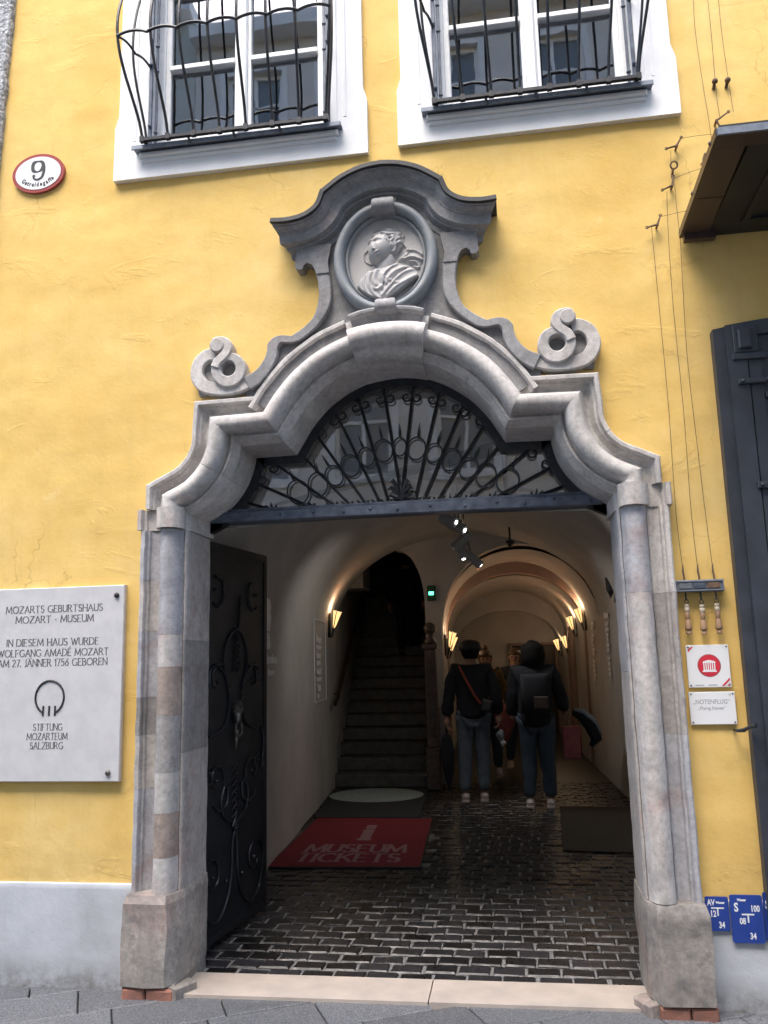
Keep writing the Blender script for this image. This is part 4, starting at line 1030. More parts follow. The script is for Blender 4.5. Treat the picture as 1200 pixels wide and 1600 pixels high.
archwall('far_arch', 12.0, 12.25, CL, RX_, 1.70, .76, 3.3, 'passage', .03)
vault('far_vault', 12.25, 13.6, CL, RX_, lambda y: 1.75, lambda y: .85, ny=4)
MB().box(-1.9, 1.6, 13.6, 13.75, 0, 3.4).build('corridor_end_wall', 'passage', None, kind='structure')
fd = thing('far_doorway', 'dark wooden doorway at the far end of the corridor', 'door', (.35, 13.5, 0))
dA, dB = P(800, 1005, 13.55), P(866, 1005, 13.55)
MB().bbox(dA.x, dB.x, 13.52, 13.6, 0, dA.z-.06, .01).build('door_leaf', 'wood_dark', fd)
m = MB(); m.bbox(dA.x-.07, dA.x-.001, 13.50, 13.6, 0, dA.z, .01); m.bbox(dB.x+.001, dB.x+.07, 13.50, 13.6, 0, dA.z, .01); m.bbox(dA.x, dB.x, 13.50, 13.6, dA.z-.06, dA.z, .01); m.build('door_frame', 'rib', fd)
nd_ = thing('niche_door', 'narrow arched wooden door in the right corridor wall beyond the lamps', 'door', (1.0, 10.3, 0))
yy0, yy1 = 10.25, 11.0; w0 = RX_(yy0)-.03
pl = [(yy0, 0), (yy0, 1.62)]+[((yy0+yy1)/2-(yy1-yy0)/2*cos(pi*k/12), 1.62+.42*sin(pi*k/12)) for k in range(13)]+[(yy1, 0)]
def yz_prism(m, pl, x0, x1):
    n = len(pl); vs = [(x0, y, z) for y, z in pl]+[(x1, y, z) for y, z in pl]
    return m.add(vs, [tuple(range(n)), tuple(range(2*n-1, n-1, -1))]+[(i, (i+1) % n, n+(i+1) % n, n+i) for i in range(n)])
yz_prism(MB(), pl, w0, w0+.12).build('door_leaf', 'wood_dark', nd_)
m = MB(); m.tube([(w0-.01, y, z) for y, z in pl], .045, 6); m.build('door_surround', 'rib', nd_)
# unseen capping and shell, added so that no daylight enters from above
MB().box(-6, 6, .43, 14, 3.72, 3.80).build('passage_daylight_cap', 'passage_dark', None, kind='structure')
m = MB(); m.box(-6, -5.9, .43, 16, 0, 12).box(9, 9.1, .3, 16, 0, 12).box(-6, 9, 16, 16.1, 0, 12).box(-6, 9, .3, 16, 11.9, 12); m.box(-3.3, -1.98, .30, .34, 0, 12); m.box(.80, 9, .30, .34, 0, 12); m.box(1.6, 9, .3, .36, 0, 12)
m.build('daylight_block', 'passage_dark', house)  # added behind the facade to block daylight, out of view

# ------------------------------------------------------------------ sconces and other lamps
def sconce(x, y, z, sg, label, w=5.0, h=.30, grp='uplighting wall sconces in the passage'):
    # sg = +1 : the wall is on the right (+x)
    t = thing('wall_sconce', label, 'wall lamp', (x, y, z), grp)
    m = MB(); n = 10; vs = []
    tl = Matrix.Translation((x-sg*.10, y, z)) @ Matrix.Rotation(-sg*radians(14), 4, 'Y')
    prof = [(.010, -h*.36), (.024, -h*.2), (.043, .05), (.053, .105)]
    cone = MB(); cone.lathe(prof, (0, 0, 0), 14, tl); cone.f = cone.f[:-1]
    cone.build('glowing_shade', 'lampglow', t, smooth=True)
    a = MB()
    for q in range(3):
        an = 2*pi*q/3+.5
        a.tube([tl @ Vector((.014*cos(an), .014*sin(an), -h*.42)), tl @ Vector((.059*cos(an), .059*sin(an), .110))], .006, 5)
    a.tube([tl @ Vector((0, 0, -h*.75)), tl @ Vector((0, 0, -h*.36))], [.010, .016], 6)
    a.build('iron_arm', 'iron', t)
    MB().bbox(*sorted((x-sg*.03, x+sg*.01)), y-.03, y+.03, z-.22, z+.08, .005).build('back_plate', 'iron', t)
    ld = bpy.data.lights.new('lamp', 'POINT'); ld.energy = w; ld.color = (1, .70, .43); ld.shadow_soft_size = .03
    lo = bpy.data.objects.new('lamp', ld); COL.objects.link(lo); lo.parent = t; lo.location = (tl @ Vector((0, 0, .14)))-t.location
    return t
LW_ = .95
s = onwall(527, 968, LX(6)+.12, 6, -.083); sconce(LX(s.y), s.y, s.z, -1, 'lit torch-shaped sconce on the left passage wall beside the stairs', LW_)
for (px, py, lb) in ((903, 962, 'nearer and higher lit sconce of the pair on the right passage wall'), (890, 974, 'farther lit sconce of the near pair on the right passage wall')):
    s = onwall(px, py, RX_(6)-.12, 6, -.033); sconce(RX_(s.y), s.y, s.z, 1, lb, LW_)
for (px, py, lb) in ((866, 1004, 'lit sconce right of the corridor end, nearer the narrow arched door'), (857, 1008, 'lit sconce right of the corridor end, nearer the dark doorway')):
    s = P(px, py, 11.0 if px > 860 else 12.6); sconce(RX_(s.y), s.y, s.z, 1, lb, LW_*.7, .3)
for (px, py, yy, lb) in ((697, 1000, 7.55, 'lit sconce left of the corridor, just right of the newel post ball'), (706, 1006, 8.3, 'lit sconce left of the corridor, behind the first and nearer the black-clad man')):
    s = P(px, py, yy); sconce(CL(yy), yy, s.z, -1, lb, LW_)
# exit sign
e = P(674, 927, YB-.02)
ex = thing('exit_sign', 'small green lit emergency sign between the stair opening and the corridor', 'emergency light', (e.x, YB, e.z-.1))
MB().bbox(e.x-.055, e.x+.055, YB-.05, YB, e.z-.10, e.z+.10, .006).build('sign_body', 'exitbody', ex)
MB().bbox(e.x-.032, e.x+.032, YB-.056, YB-.051, e.z-.025, e.z+.02, .002).build('sign_light', 'exitglow', ex)
# track spots under the vault
def zceil(y): return 2.02+1.19+.22*(1-min(1, y/YB))
sp = thing('track_spotlights', 'cluster of grey track spotlights hanging from the vestibule vault', 'spotlights', (-.47, 3.9, 3.1))
m = MB(); m.bbox(-.50, -.46, 2.6, 5.1, 3.02, 3.05, .004); m.build('track', 'spot', sp)
for y in (2.9, 3.9, 4.9): MB().tube([(-.48, y, 3.05), (-.48, y, zceil(y)+.0)], .006, 5).build('suspension_rod', 'iron', sp)
for px, py, yy, ax, az, ln in ((712, 822, 3.3, -35, -25, .20), (722, 845, 3.9, 150, -35, .22), (722, 862, 4.4, -60, -70, .16), (738, 872, 4.7, 25, -40, .24), (700, 812, 2.9, -30, -20, .16)):
    c = P(px, py, yy); d = Vector((cos(radians(ax))*cos(radians(az)), sin(radians(ax))*cos(radians(az))*.5, sin(radians(az)))).normalized()
    h = MB(); h.tube([c-d*ln/2, c-d*ln*.45, c+d*ln*.45, c+d*ln/2], [.03, .045, .05, .047], 12); 
    q = h.build('spot_head', 'spot', sp, angle=40)
    MB().tube([c+d*(ln/2+.001), c+d*(ln/2+.006)], .018, 8).build('lens', 'lens', q)
    ld = bpy.data.lights.new('spot_lamp', 'SPOT'); ld.energy = 5.5; ld.color = (1, .93, .84); ld.spot_size = radians(110); ld.spot_blend = .8; ld.shadow_soft_size = .03
    lo = bpy.data.objects.new('spot_lamp', ld); COL.objects.link(lo); lo.parent = q; lo.location = (c+d*(ln/2+.02))-origin_of(q)
    lo.rotation_euler = (-d).to_track_quat('Z', 'Y').to_euler()
    m = MB(); m.tube([c+Vector((0, 0, .0)), (-.48, yy, 3.02)], .009, 6)
    for k in range(3): m.tube([c-d*(ln*.30-.025*k)-Vector((0, 0, .045))+Vector((-.02, 0, 0)), c-d*(ln*.30-.025*k)+Vector((.03, 0, -.046))], .004, 4)
    m.build('bracket', 'board', q)
c = P(797, 851, 6.0)
cm = thing('dome_camera', 'small black dome camera on the vault in front of the corridor', 'camera', (c.x, 6, c.z))
MB().lathe([(.05, .05), (.055, .02), (.04, .0), (.015, -.035), (.001, -.04)], c, 12).build('dome', 'black', cm, smooth=True)
MB().tube([c+Vector((0, 0, .05)), c+Vector((0, 0, .30))], .012, 6).build('stem', 'black', cm)

# ------------------------------------------------------------------ wall lettering in the passage
def wall_text(name, label, rows, wallx, yaw, z_top, y0, mat='wtext', ln=None): pass
fy0, fy1, fz0, fz1 = 4.784, 5.68, 1.14, 2.055
tb_ = thing('opening_hours_panel', 'thin white frame with white opening-time lettering on the left passage wall', 'wall lettering', (LX(5.2)+.01, 5.2, fz0))
def lw(y, z, o=.012): return Vector((LX(y)+.010*noise.noise(Vector((y*1.3, z*1.3, 5)))+o, y, z))
m = MB(); m.tube([lw(fy0, fz0), lw(fy1, fz0), lw(fy1, fz1), lw(fy0, fz1)], .007, 4, closed=True); m.build('frame_line', 'wtext', tb_)
ANG = math.atan(.083)
rotL = (pi/2, 0, pi/2+ANG)
for k, (a, b) in enumerate((('Öffnungszeiten', 'Opening hours'), ('Museum', 'täglich 9 - 17.30'), ('Letzter Einlass', 'Last entry 17.00'), ('Tickets', 'Shop'))):
    z = fz1-.25-.18*k
    text(a[:9], .065, lw(fy0+.12, z, .022), tb_, 'wtext', rotL, align='LEFT', bold=.006); text(b[:13], .045, lw(fy0+.12, z-.075, .022), tb_, 'wtext', rotL, align='LEFT', bold=.004)
lg = thing('museum_wall_logo', 'white figure silhouette with lettering on the left passage wall, half hidden by the iron door', 'wall lettering', (LX(2.4)+.01, 2.4, 1.55))
def lp(pts, nm): 
    vs = [lw(y, z, .012) for y, z in pts]+[lw(y, z, .016) for y, z in pts]; n = len(pts)
    MB().add(vs, [tuple(range(n)), tuple(range(n, 2*n))]+[(i, (i+1) % n, n+(i+1) % n, n+i) for i in range(n)]).build(nm, 'wtext', lg)
lp([(2.10, 1.84), (2.39, 1.84), (2.43, 1.90), (2.45, 1.97), (2.42, 2.00), (2.44, 2.05), (2.40, 2.10), (2.2, 2.12)], 'silhouette_head')
lp([(2.05, 1.70), (2.40, 1.70), (2.42, 1.74), (2.40, 1.80), (2.36, 1.83), (2.10, 1.83)], 'silhouette_shoulders')
text('Mozarts Geburtshaus', .075, lw(2.72, 1.585, .014), lg, 'wtext', rotL, align='RIGHT', bold=.004)
text('Museum', .055, lw(2.60, 1.49, .014), lg, 'wtext', rotL, align='RIGHT', bold=.003)
rotR = (pi/2, 0, -pi/2+math.atan(.033))
def rw(y, z, o=.014): return Vector((RX_(y)-o-.012, y, z))
for (yc, zt, lab, n1) in ((7.55, 1.99, 'white museum lettering on the right passage wall, the farther column', 2), (6.05, 2.03, 'white museum lettering on the right passage wall, the column nearer the door jamb', 1)):
    rt = thing('wall_lettering', lab, 'wall lettering', (RX_(yc)-.02, yc, 1.3), 'columns of white lettering on the right passage wall')
    words = ['Wolfgang', 'Mozart', 'wurde am', 'Jänner', 'hier', 'geboren', 'in this', 'house', 'was', 'born', 'on the', 'of', 'January']
    z = zt
    for k in range(12):
        hh = .07 if k < n1 else .05
        text(words[k % 13], hh, rw(yc+.2, z), rt, 'wtext', rotR, align='LEFT' if n1 == 2 else 'CENTER', bold=.006); z -= .062 if k != n1-1 and k != 6 else .10
# black iron lantern bracket by the right jamb
lb = thing('iron_lantern', 'black forged iron bracket and lantern on the right passage wall beside the jamb', 'lantern', (1.12, 5.5, 2.2))
A = onwall(950, 850, RX_(5.5), 5.5, -.033)
x = RX_(5.45)-.02; m = MB()
m.tube([(x, 5.45, A.z), (x-.10, 5.45, A.z), (x-.17, 5.45, A.z-.01)], [.03, .02, .008], 6); m.tube([(x, 5.45, A.z-.02), (x-.03, 5.45, A.z-.2), (x-.11, 5.45, A.z-.33), (x-.06, 5.45, A.z-.42)], .012, 5); m.tube([(x, 5.45, A.z+.03), (x, 5.45, A.z-.72)], .016, 5); m.build('bracket', 'iron', lb)
m = MB(); m.lathe([(.01, 0), (.05, -.06), (.045, -.2), (.02, -.25), (.001, -.3)], (x-.05, 5.45, A.z-.38), 8); m.build('lantern_body', 'iron', lb)

# ------------------------------------------------------------------ ground
MB().box(-40, 40, -14, .335, -.12, -.035).build('street_bed', 'step', None, kind='structure')
MB().box(-4, 4, .20, 3.9, -.12, -.010).build('passage_bed', 'mortar', None, kind='structure')
pave = thing('pavement', None, None, (0, -1, -.02)); pave['kind'] = 'structure'
# granite slabs laid diagonally, near ones each their own
def slab(cx, cy, wx, wy, rot):
    m = MB(); mx = Matrix.Translation((cx, cy, -.002-.0015*random.random())) @ Matrix.Rotation(rot, 4, 'Z') @ Matrix.Rotation(random.uniform(-.003, .003), 4, 'X')
    hx, hy, b = wx/2-.004, wy/2-.004, .004
    vs = [(-hx, -hy, -.03), (hx, -hy, -.03), (hx, hy, -.03), (-hx, hy, -.03), (-hx, -hy, -b), (hx, -hy, -b), (hx, hy, -b), (-hx, hy, -b), (-hx+b, -hy+b, 0), (hx-b, -hy+b, 0), (hx-b, hy-b, 0), (-hx+b, hy-b, 0)]
    m.add([mx @ Vector(v) for v in vs], [(i, (i+1) % 4, 4+(i+1) % 4, 4+i) for i in range(4)]+[(4+i, 4+(i+1) % 4, 8+(i+1) % 4, 8+i) for i in range(4)]+[(8, 9, 10, 11)])
    return m
ROT = radians(28)
far = MB()
for r in range(-26, 30):
    for q in range(-40, 40):
        wx, wy = .50, .30
        lx = q*wx+(.21 if r % 2 else 0)+.06*((r*7) % 3); ly = r*wy
        cx = lx*cos(ROT)-ly*sin(ROT)-1.0; cy = lx*sin(ROT)+ly*cos(ROT)-.9
        if cy > .12 or cy < -8 or abs(cx) > 12: continue
        if cy > -.75 and -3.6 < cx < 1.9: slab(cx, cy, wx, wy, ROT).build('paving_slab', 'granite', pave)
        else: s_ = slab(cx, cy, wx, wy, ROT); far.add(s_.v, s_.f)
far.build('distant_paving_slabs', 'granite', pave, kind='stuff')
# threshold of two pinkish slabs
th = thing('threshold', None, None, (XC, 0, 0)); th['kind'] = 'structure'
tA, tB, tC, tD = G(268, 1556), G(300, 1522), G(686, 1538), G(683, 1571)
for poly in ([(-1.86, -.075), (-.479, -.06), (-.481, .224), (-1.86, .216)], [(-.473, -.06), (.68, -.045), (.68, .232), (-.475, .224)]):
    m = MB(); m.prism_z(poly, -.03, .012); m.rough(.0015, 7).build('threshold_slab', 'threshold', th)
# dark setts
fl = thing('sett_floor', None, None, (0, 3, 0)); fl['kind'] = 'structure'
def settmesh(k):
    m = MB(); hx, hy, b = .0815, .0555, .008; j = lambda a: random.uniform(-a, a)
    base = [(-hx, -hy), (hx, -hy), (hx, hy), (-hx, hy)]; base = [(x+j(.004), y+j(.004)) for x, y in base]
    vs = [(x, y, -.03) for x, y in base]+[(x, y, -b) for x, y in base]+[(x-b*(1 if x > 0 else -1), y-b*(1 if y > 0 else -1), j(.0015)) for x, y in base]
    me = bpy.data.meshes.new('sett'); me.from_pydata(vs, [], [(i, (i+1) % 4, 4+(i+1) % 4, 4+i) for i in range(4)]+[(4+i, 4+(i+1) % 4, 8+(i+1) % 4, 8+i) for i in range(4)]+[(8, 9, 10, 11)])
    me.materials.append(MT['sett']); return me
SM = [settmesh(k) for k in range(12)]
rest = MB(); cnt = 0; r = 0; y = .285
spots = []
while y < 6.9:
    x = -2.5+(.088 if r % 2 else 0)+random.uniform(-.015, .015)
    while x < 1.25:
        wj = .176+random.uniform(-.006, .006)
        if x > LX(y)+.03 and x < RX_(y)-.05 and not (y < .40 and (x < -1.76 or x > .56)): spots.append((x, y+random.uniform(-.006, .006)+.010*sin(x*1.3)+.012*noise.noise(Vector((x*2, y*2, 0)))))
        x += wj
    y += .1235; r += 1
for i, (x, y) in enumerate(spots):
    hid = (G(657, 1357).y < y < 4.6 and x < -.82) or (3.1 < y < 5.05 and x > .42)
    me = SM[random.randrange(12)]; ro = random.uniform(-.05, .05); z = random.uniform(-.004, .004)
    if cnt < 298 and y < 2.75:
        o = bpy.data.objects.new('sett', me); COL.objects.link(o); o.parent = fl; o.location = (x, y-3, z); o.rotation_euler = (random.uniform(-.015, .015), random.uniform(-.015, .015), ro); cnt += 1
    elif not hid:
        mx = Matrix.Translation((x, y, z)) @ Matrix.Rotation(ro, 4, 'Z'); rest.add([mx @ v.co for v in me.vertices], [tuple(p.vertices) for p in me.polygons])
rest.build('distant_setts', 'sett', fl, kind='stuff')
MB().box(-4, 4, 3.9, 14, -.12, -.012).build('passage_floor', 'darkfloor', None, kind='structure')
MB().box(CL(7)-.1, RX_(7)+.05, 6.9, 13.6, -.01, .0).build('corridor_floor', 'darkfloor', None, kind='structure')
cn = thing('brass_studs', None, None, (0, 0, 0)) if False else None
# mats
rm = thing('museum_ticket_mat', 'red door mat with faded MUSEUM TICKETS lettering lying on the setts', 'door mat', (-1.4, 3.5, 0))
a, b, c, d = G(415, 1358), G(657, 1357), G(680, 1274), G(478, 1281)
c = Vector((-.885, 4.42, 0)); d = Vector((-2.07, 4.42, 0)); a = Vector((-2.0, 2.40, 0)); b = Vector((-.795, 2.47, 0))
MB().prism_z([(a.x, a.y), (b.x, b.y), (c.x, c.y), (d.x, d.y)], .004, .014).build('carpet', 'mat_red', rm)
MB().tube([(p.x, p.y, .009) for p in (a, b, c, d)], .008, 5, closed=True).build('rubber_edge', 'black', rm)
def matframe(cx, cy, sh=.0): return lambda u, v, t: (cx+u-.045*v, cy+v+.03*u, .0145+t)
engraved('MUSEUM', .27, 0, 0, 0, rm, 'mat_let', w=.20, width=.84, frame=matframe(-1.40, 2.93), serif=.14, thick=.001)
engraved('TICKETS', .27, 0, 0, 0, rm, 'mat_let', w=.20, width=.84, frame=matframe(-1.41, 2.60), serif=.14, thick=.001)
engraved('i', .62, 0, 0, 0, rm, 'mat_let', w=.24, width=.10, frame=matframe(-1.40, 3.42), serif=0, thick=.001)
gm = thing('grey_mat', 'dark grey mat with a pale oval print at the foot of the stairs', 'door mat', (-1.7, 5.5, 0))
MB().prism_z([(-2.12, 4.47), (-1.03, 4.50), (-1.12, 6.40), (-2.29, 6.45)], .004, .012).build('matting', 'mat_grey', gm)
oo = [(-1.69+.56*cos(2*pi*k/48), 5.86+.50*sin(2*pi*k/48)) for k in range(48)]
MB().prism_z(oo, .0125, .014).build('oval_print', 'mat_oval', gm)
for k, (w_, tt) in enumerate(((.5, 'WOLFGANG'), (.62, 'WILLKOMMEN'),)): pass
bm_ = thing('brown_mat', 'dull brown mat in front of the right passage wall', 'door mat', (.7, 4, 0))
MB().prism_z([(.32, 3.1), (1.10, 3.0), (1.12, 5.1), (.40, 5.12)], .004, .012).build('matting', 'mat_brown', bm_)

# ------------------------------------------------------------------ memorial plaque
pq = thing('memorial_plaque', 'pale limestone plaque with engraved capitals and ring emblem left of the doorway', 'plaque', (-2.46, -.03, 1.0))
qx0, qx1, qz0, qz1 = -2.86, -2.062, 1.002, 2.027
MB().bbox(qx0, qx1, -.034, .0, qz0, qz1, .004).build('slab', 'plaque', pq)
cx = P(82, 1000, -.035).x
for s_, zz, hh, ww in (('MOZARTS GEBURTSHAUS', 951, .0365, (10, 160)), ('MOZART - MUSEUM', 967, .0365, (25, 146)), ('IN DIESEM HAUS WURDE', 1003, .0365, (11, 154)), ('WOLFGANG AMADÉ MOZART', 1019.5, .0365, (-3, 169)), ('AM 27. JÄNNER 1756 GEBOREN', 1035, .0365, (-3, 167)),
                        ('STIFTUNG', 1136, .0335, (52, 97)), ('MOZARTEUM', 1150.5, .0335, (42, 105)), ('SALZBURG', 1165, .0335, (47, 98))):
    l, r_ = P(ww[0], zz, -.035), P(ww[1], zz, -.035)
    engraved(s_, hh, (l.x+r_.x)/2, (l.z+r_.z)/2-hh/2, -.0342, pq, 'ink', w=.12, width=r_.x-l.x, thick=.0008)
ec = P(77.5, 1091, -.035)
MB().tube([(ec.x+.082*cos(q), -.035, ec.z+.004+.088*sin(q)) for q in [radians(-62+ (304)*j/36) for j in range(37)]], .0055, 6).build('ring_emblem', 'black', pq)
m = MB()
for u in (-.034, 0, .034): m.bbox(ec.x+u-.005, ec.x+u+.005, -.0375, -.034, ec.z-.092, ec.z-.040, .001)
m.build('emblem_bars', 'black', pq)
for px, py, mt in ((182, 930, 'black'), (168, 1208, 'silver')):
    b_ = P(px, py, -.04); m = MB(); m.lathe([(.014, 0), (.014, .008), (.009, .013), (.001, .014)], (b_.x, -.034, b_.z), 12, Matrix.Rotation(pi/2, 4, 'X')); m.build('bolt', mt, pq, smooth=True)
# oval house number
hn = thing('house_number_sign', 'oval white enamel house number 9 with red rim, high on the left', 'house number', (-2.71, -.02, 4.42))
hc = P(59, 270, -.025); HX, HZ = .170, .128
MB().prism(oval(HX, HZ, 48, hc.x, hc.z), -.020, 0).build('rim', 'enamel_red', hn)
MB().prism(oval(HX-.022, HZ-.020, 48, hc.x, hc.z), -.0225, -.0201).build('enamel_field', 'enamel', hn)
n9 = arc(0, .026, .030, .028, -60, 300, 18); ring = [(hc.x+u, hc.z+v+.022) for u, v in arc(0, .026, .026, .030, 0, 360, 22)]
def flat_ribbon(pts, ws, y0, y1, parent, mat, name):
    ns = normals(pts); A = [(p[0]+n_[0]*w/2, p[1]+n_[1]*w/2) for p, n_, w in zip(pts, ns, ws)]; B = [(p[0]-n_[0]*w/2, p[1]-n_[1]*w/2) for p, n_, w in zip(pts, ns, ws)]
    m = MB(); n = len(pts); m.add([(x, y0, z) for x, z in A]+[(x, y0, z) for x, z in B]+[(x, y1, z) for x, z in A]+[(x, y1, z) for x, z in B],
        [(i, i+1, n+i+1, n+i) for i in range(n-1)]+[(2*n+i, 2*n+i+1, 3*n+i+1, 3*n+i) for i in range(n-1)]+[(i, i+1, 2*n+i+1, 2*n+i) for i in range(n-1)]+[(n+i, n+i+1, 3*n+i+1, 3*n+i) for i in range(n-1)])
    return m.build(name, mat, parent)
k9 = smooth([(-.002, .100), (-.028, .092), (-.036, .066), (-.030, .040), (-.004, .030), (.022, .042), (.033, .070), (.022, .094), (-.002, .100)], 4)
flat_ribbon([(hc.x+u, hc.z+v-.022) for u, v in k9], [.006+.016*abs(((v-.065)/.035))**0*min(1, abs(u)/.03) for u, v in k9], -.0240, -.0226, hn, 'black', 'numeral')
k9b = smooth([(.036, .066), (.038, .030), (.026, -.008), (-.002, -.022), (-.026, -.012), (-.028, .002)], 5)
flat_ribbon([(hc.x+u, hc.z+v-.022) for u, v in k9b], [.020-.012*i/(len(k9b)-1) for i in range(len(k9b))], -.0242, -.0226, hn, 'black', 'numeral')
MB().lathe([(.010, 0), (.010, .0016), (.001, .0016)], (hc.x-.026, -.0226, hc.z-.018), 10, Matrix.Rotation(pi/2, 4, 'X')).build('numeral', 'ink', hn)
gs_ = 'Getreidegaſſe'.replace('ſ', 'f'); n = len(gs_); adv = [1.25, .8, .6, .7, .8, .45, .9, .8, .85, .85, .55, .55, .8]
tot = sum(adv); q = 0
for ch_, a_ in zip(gs_, adv):
    u = (q+a_/2)/tot; q += a_; an = radians(-148+116*u); rx, rz = HX-.042, HZ-.040
    x, z = hc.x+rx*cos(an), hc.z+rz*sin(an)
    tx, tz = -rx*sin(an), rz*cos(an); tilt = math.atan2(tz, tx)
    text(ch_, .028, (x, -.0226, z), hn, 'black', Matrix.Rotation(-tilt, 3, 'Y').to_4x4().to_3x3().to_euler() if False else (Matrix.Rotation(-tilt, 4, 'Y') @ Matrix.Rotation(pi/2, 4, 'X')).to_euler(), ext=.0006, sx=.75, bold=.0018)

# ------------------------------------------------------------------ bell pulls, wires
bp_ = thing('bell_plate', 'grey iron bell-pull plate with three small name labels right of the doorway', 'bell plate', (.9, -.04, 1.88))
x0, x1, z0, z1 = .792, 1.022, 1.884, 1.942
m = MB(); m.bbox(x0, x1, -.045, 0, z0, z1, .004); m.build('plate', 'board', bp_)
m = MB(); m.box(x0+.008, x1-.008, -.051, -.0455, z1-.010, z1-.004); m.box(x0+.008, x1-.008, -.051, -.0455, z0+.004, z0+.010); m.box(x0+.003, x0+.008, -.051, -.0455, z0+.004, z1-.004); m.box(x1-.008, x1-.003, -.051, -.0455, z0+.004, z1-.004); m.build('plate_rim', 'flash', bp_)
for k, (a, mt) in enumerate(((.812, 'board'), (.877, 'iron_blue'), (.942, 'rust'))):
    t_ = MB().bbox(a, a+.058, -.0500, -.046, z0+.016, z1-.016, .001).build('name_label', mt, bp_)
hx = [.842, .912, .982]
wires = [[(1018, 355), (1030, 480), (1045, 640), (1056, 800), (1066, 890)], [(1042, 300), (1044, 360), (1052, 480), (1068, 640), (1080, 800), (1089, 888)], [(1063, 370), (1066, 430), (1074, 560), (1090, 700), (1102, 800), (1111, 888)]]
for k, xh in enumerate(hx):
    nm = ('leftmost', 'middle', 'rightmost')[k]
    t = thing('bell_pull', f'{nm} of the three turned wooden bell handles under the grey plate', 'bell handle', (xh, -.03, 1.69), 'wooden bell handles hanging from the plate')
    zt = 1.826-.004*(k == 1)
    prof = [(.004, 0), (.012, -.002), (.0135, -.012), (.011, -.016), (.013, -.020), (.0125, -.035), (.010, -.039), (.0125, -.043), (.0115, -.07), (.0095, -.074), (.0125, -.079), (.017, -.115), (.0165, -.122), (.009, -.128), (.014, -.134), (.013, -.143), (.004, -.147)]
    MB().lathe(prof[6:], (xh, -.032, zt), 14).build('grip', 'wood', t, angle=50)
    MB().lathe(prof[:7], (xh, -.032, zt), 14).build('collar', 'ivory', t, angle=50)
    MB().tube([(xh+.009*cos(q), -.032+.002*sin(q), zt+.012+.012*sin(q)) for q in [2*pi*j/12 for j in range(12)]], .0022, 5, closed=True).build('ring', 'iron', t)
    MB().tube([(xh, -.030, zt+.02), (xh, -.028, 1.884)], .0045, 6).build('rod', 'iron', t)
    wt = thing('bell_wire', ('rusty bell wire running up to the lowest crank, nearest the doorway', 'rusty bell wire running up from the middle handle to the second crank', 'rusty bell wire running up from the right handle past the canopy corner')[k], 'bell wire', (xh, -.015, 1.94), 'thin rusty bell wires on the yellow wall')
    pts = [P(a, b, -.020) for a, b in wires[k]][::-1]
    pts[0] = Vector((xh, -.025, 1.975)); 
    MB().tube([(p.x, -.020, p.z) for p in smooth([tuple(p) for p in pts], 3) and [Vector(q) for q in smooth([tuple(p) for p in pts], 3)]], .0014, 4).build('wire', 'rust', wt)
    MB().tube([(xh, -.025, 1.942), (xh+.001, -.025, 1.955), (xh-.002, -.023, 1.985), (xh, -.02, 2.02)], [.005, .005, .006, .003], 6).build('end_hook', 'rust', wt)
def crank(px, py, a1, a2, lab, l1=.055, l2=.055):
    c = P(px, py, -.03); t = thing('wire_crank', lab, 'bell crank', c, 'rusty bell-wire cranks on the yellow wall'); m = MB()
    q1 = c+Vector((cos(a1)*l1, -.006, sin(a1)*l1)); q2 = c+Vector((cos(a2)*l2, -.006, sin(a2)*l2))
    m.tube([q1, c+Vector((0, -.008, 0)), q2], [.004, .007, .004], 5)
    for q in (q1, q2): m.tube([q+Vector((.007*cos(w), 0, .007*sin(w))) for w in [2*pi*j/8 for j in range(8)]], .0028, 4, closed=True)
    m.build('arm', 'rust', t); MB().tube([(c.x, .0, c.z), (c.x, -.045, c.z)], [.006, .008], 6).build('pivot', 'rust', t)
    return q1, q2
crank(1027, 352, radians(70), radians(190), 'lowest rusty bell crank, left of the canopy corner')
crank(1050, 291, radians(80), radians(200), 'rusty bell crank just under the iron ring')
crank(1057, 229, radians(60), radians(190), 'upper rusty bell crank, above the iron ring')
crank(1101, 243, radians(20), radians(250), 'rusty bell crank half behind the canopy edge')
crank(1119, 190, radians(35), radians(-70), 'topmost rusty bell crank, above the canopy', .08, .08)
for px, py, n_ in ((1117, 127, 'left'), (1137, 125, 'right')):
    c = P(px, py, -.03); t = thing('wire_guide', f'small round rusty wire guide, the {n_} of the pair above the canopy', 'wire guide', c, 'round wire guides above the canopy')
    MB().ball(c, .016, 8).build('knob', 'rust', t, smooth=True); MB().tube([(c.x, -.02, c.z), (c.x-.004, .0, c.z-.028)], .009, 6).build('stalk', 'rust', t)
c = P(1053, 258, -.03); t = thing('iron_ring', 'rusty iron ring on a spike in the wall beside the bell wires', 'iron ring', c)
MB().tube([(c.x+.018*cos(w), -.03-.006*sin(w), c.z+.018*sin(w)) for w in [2*pi*j/14 for j in range(14)]], .005, 6, closed=True).build('ring', 'rust', t); MB().tube([(c.x-.006, .0, c.z-.035), (c.x-.004, -.03, c.z-.018)], .005, 5).build('spike', 'rust', t)
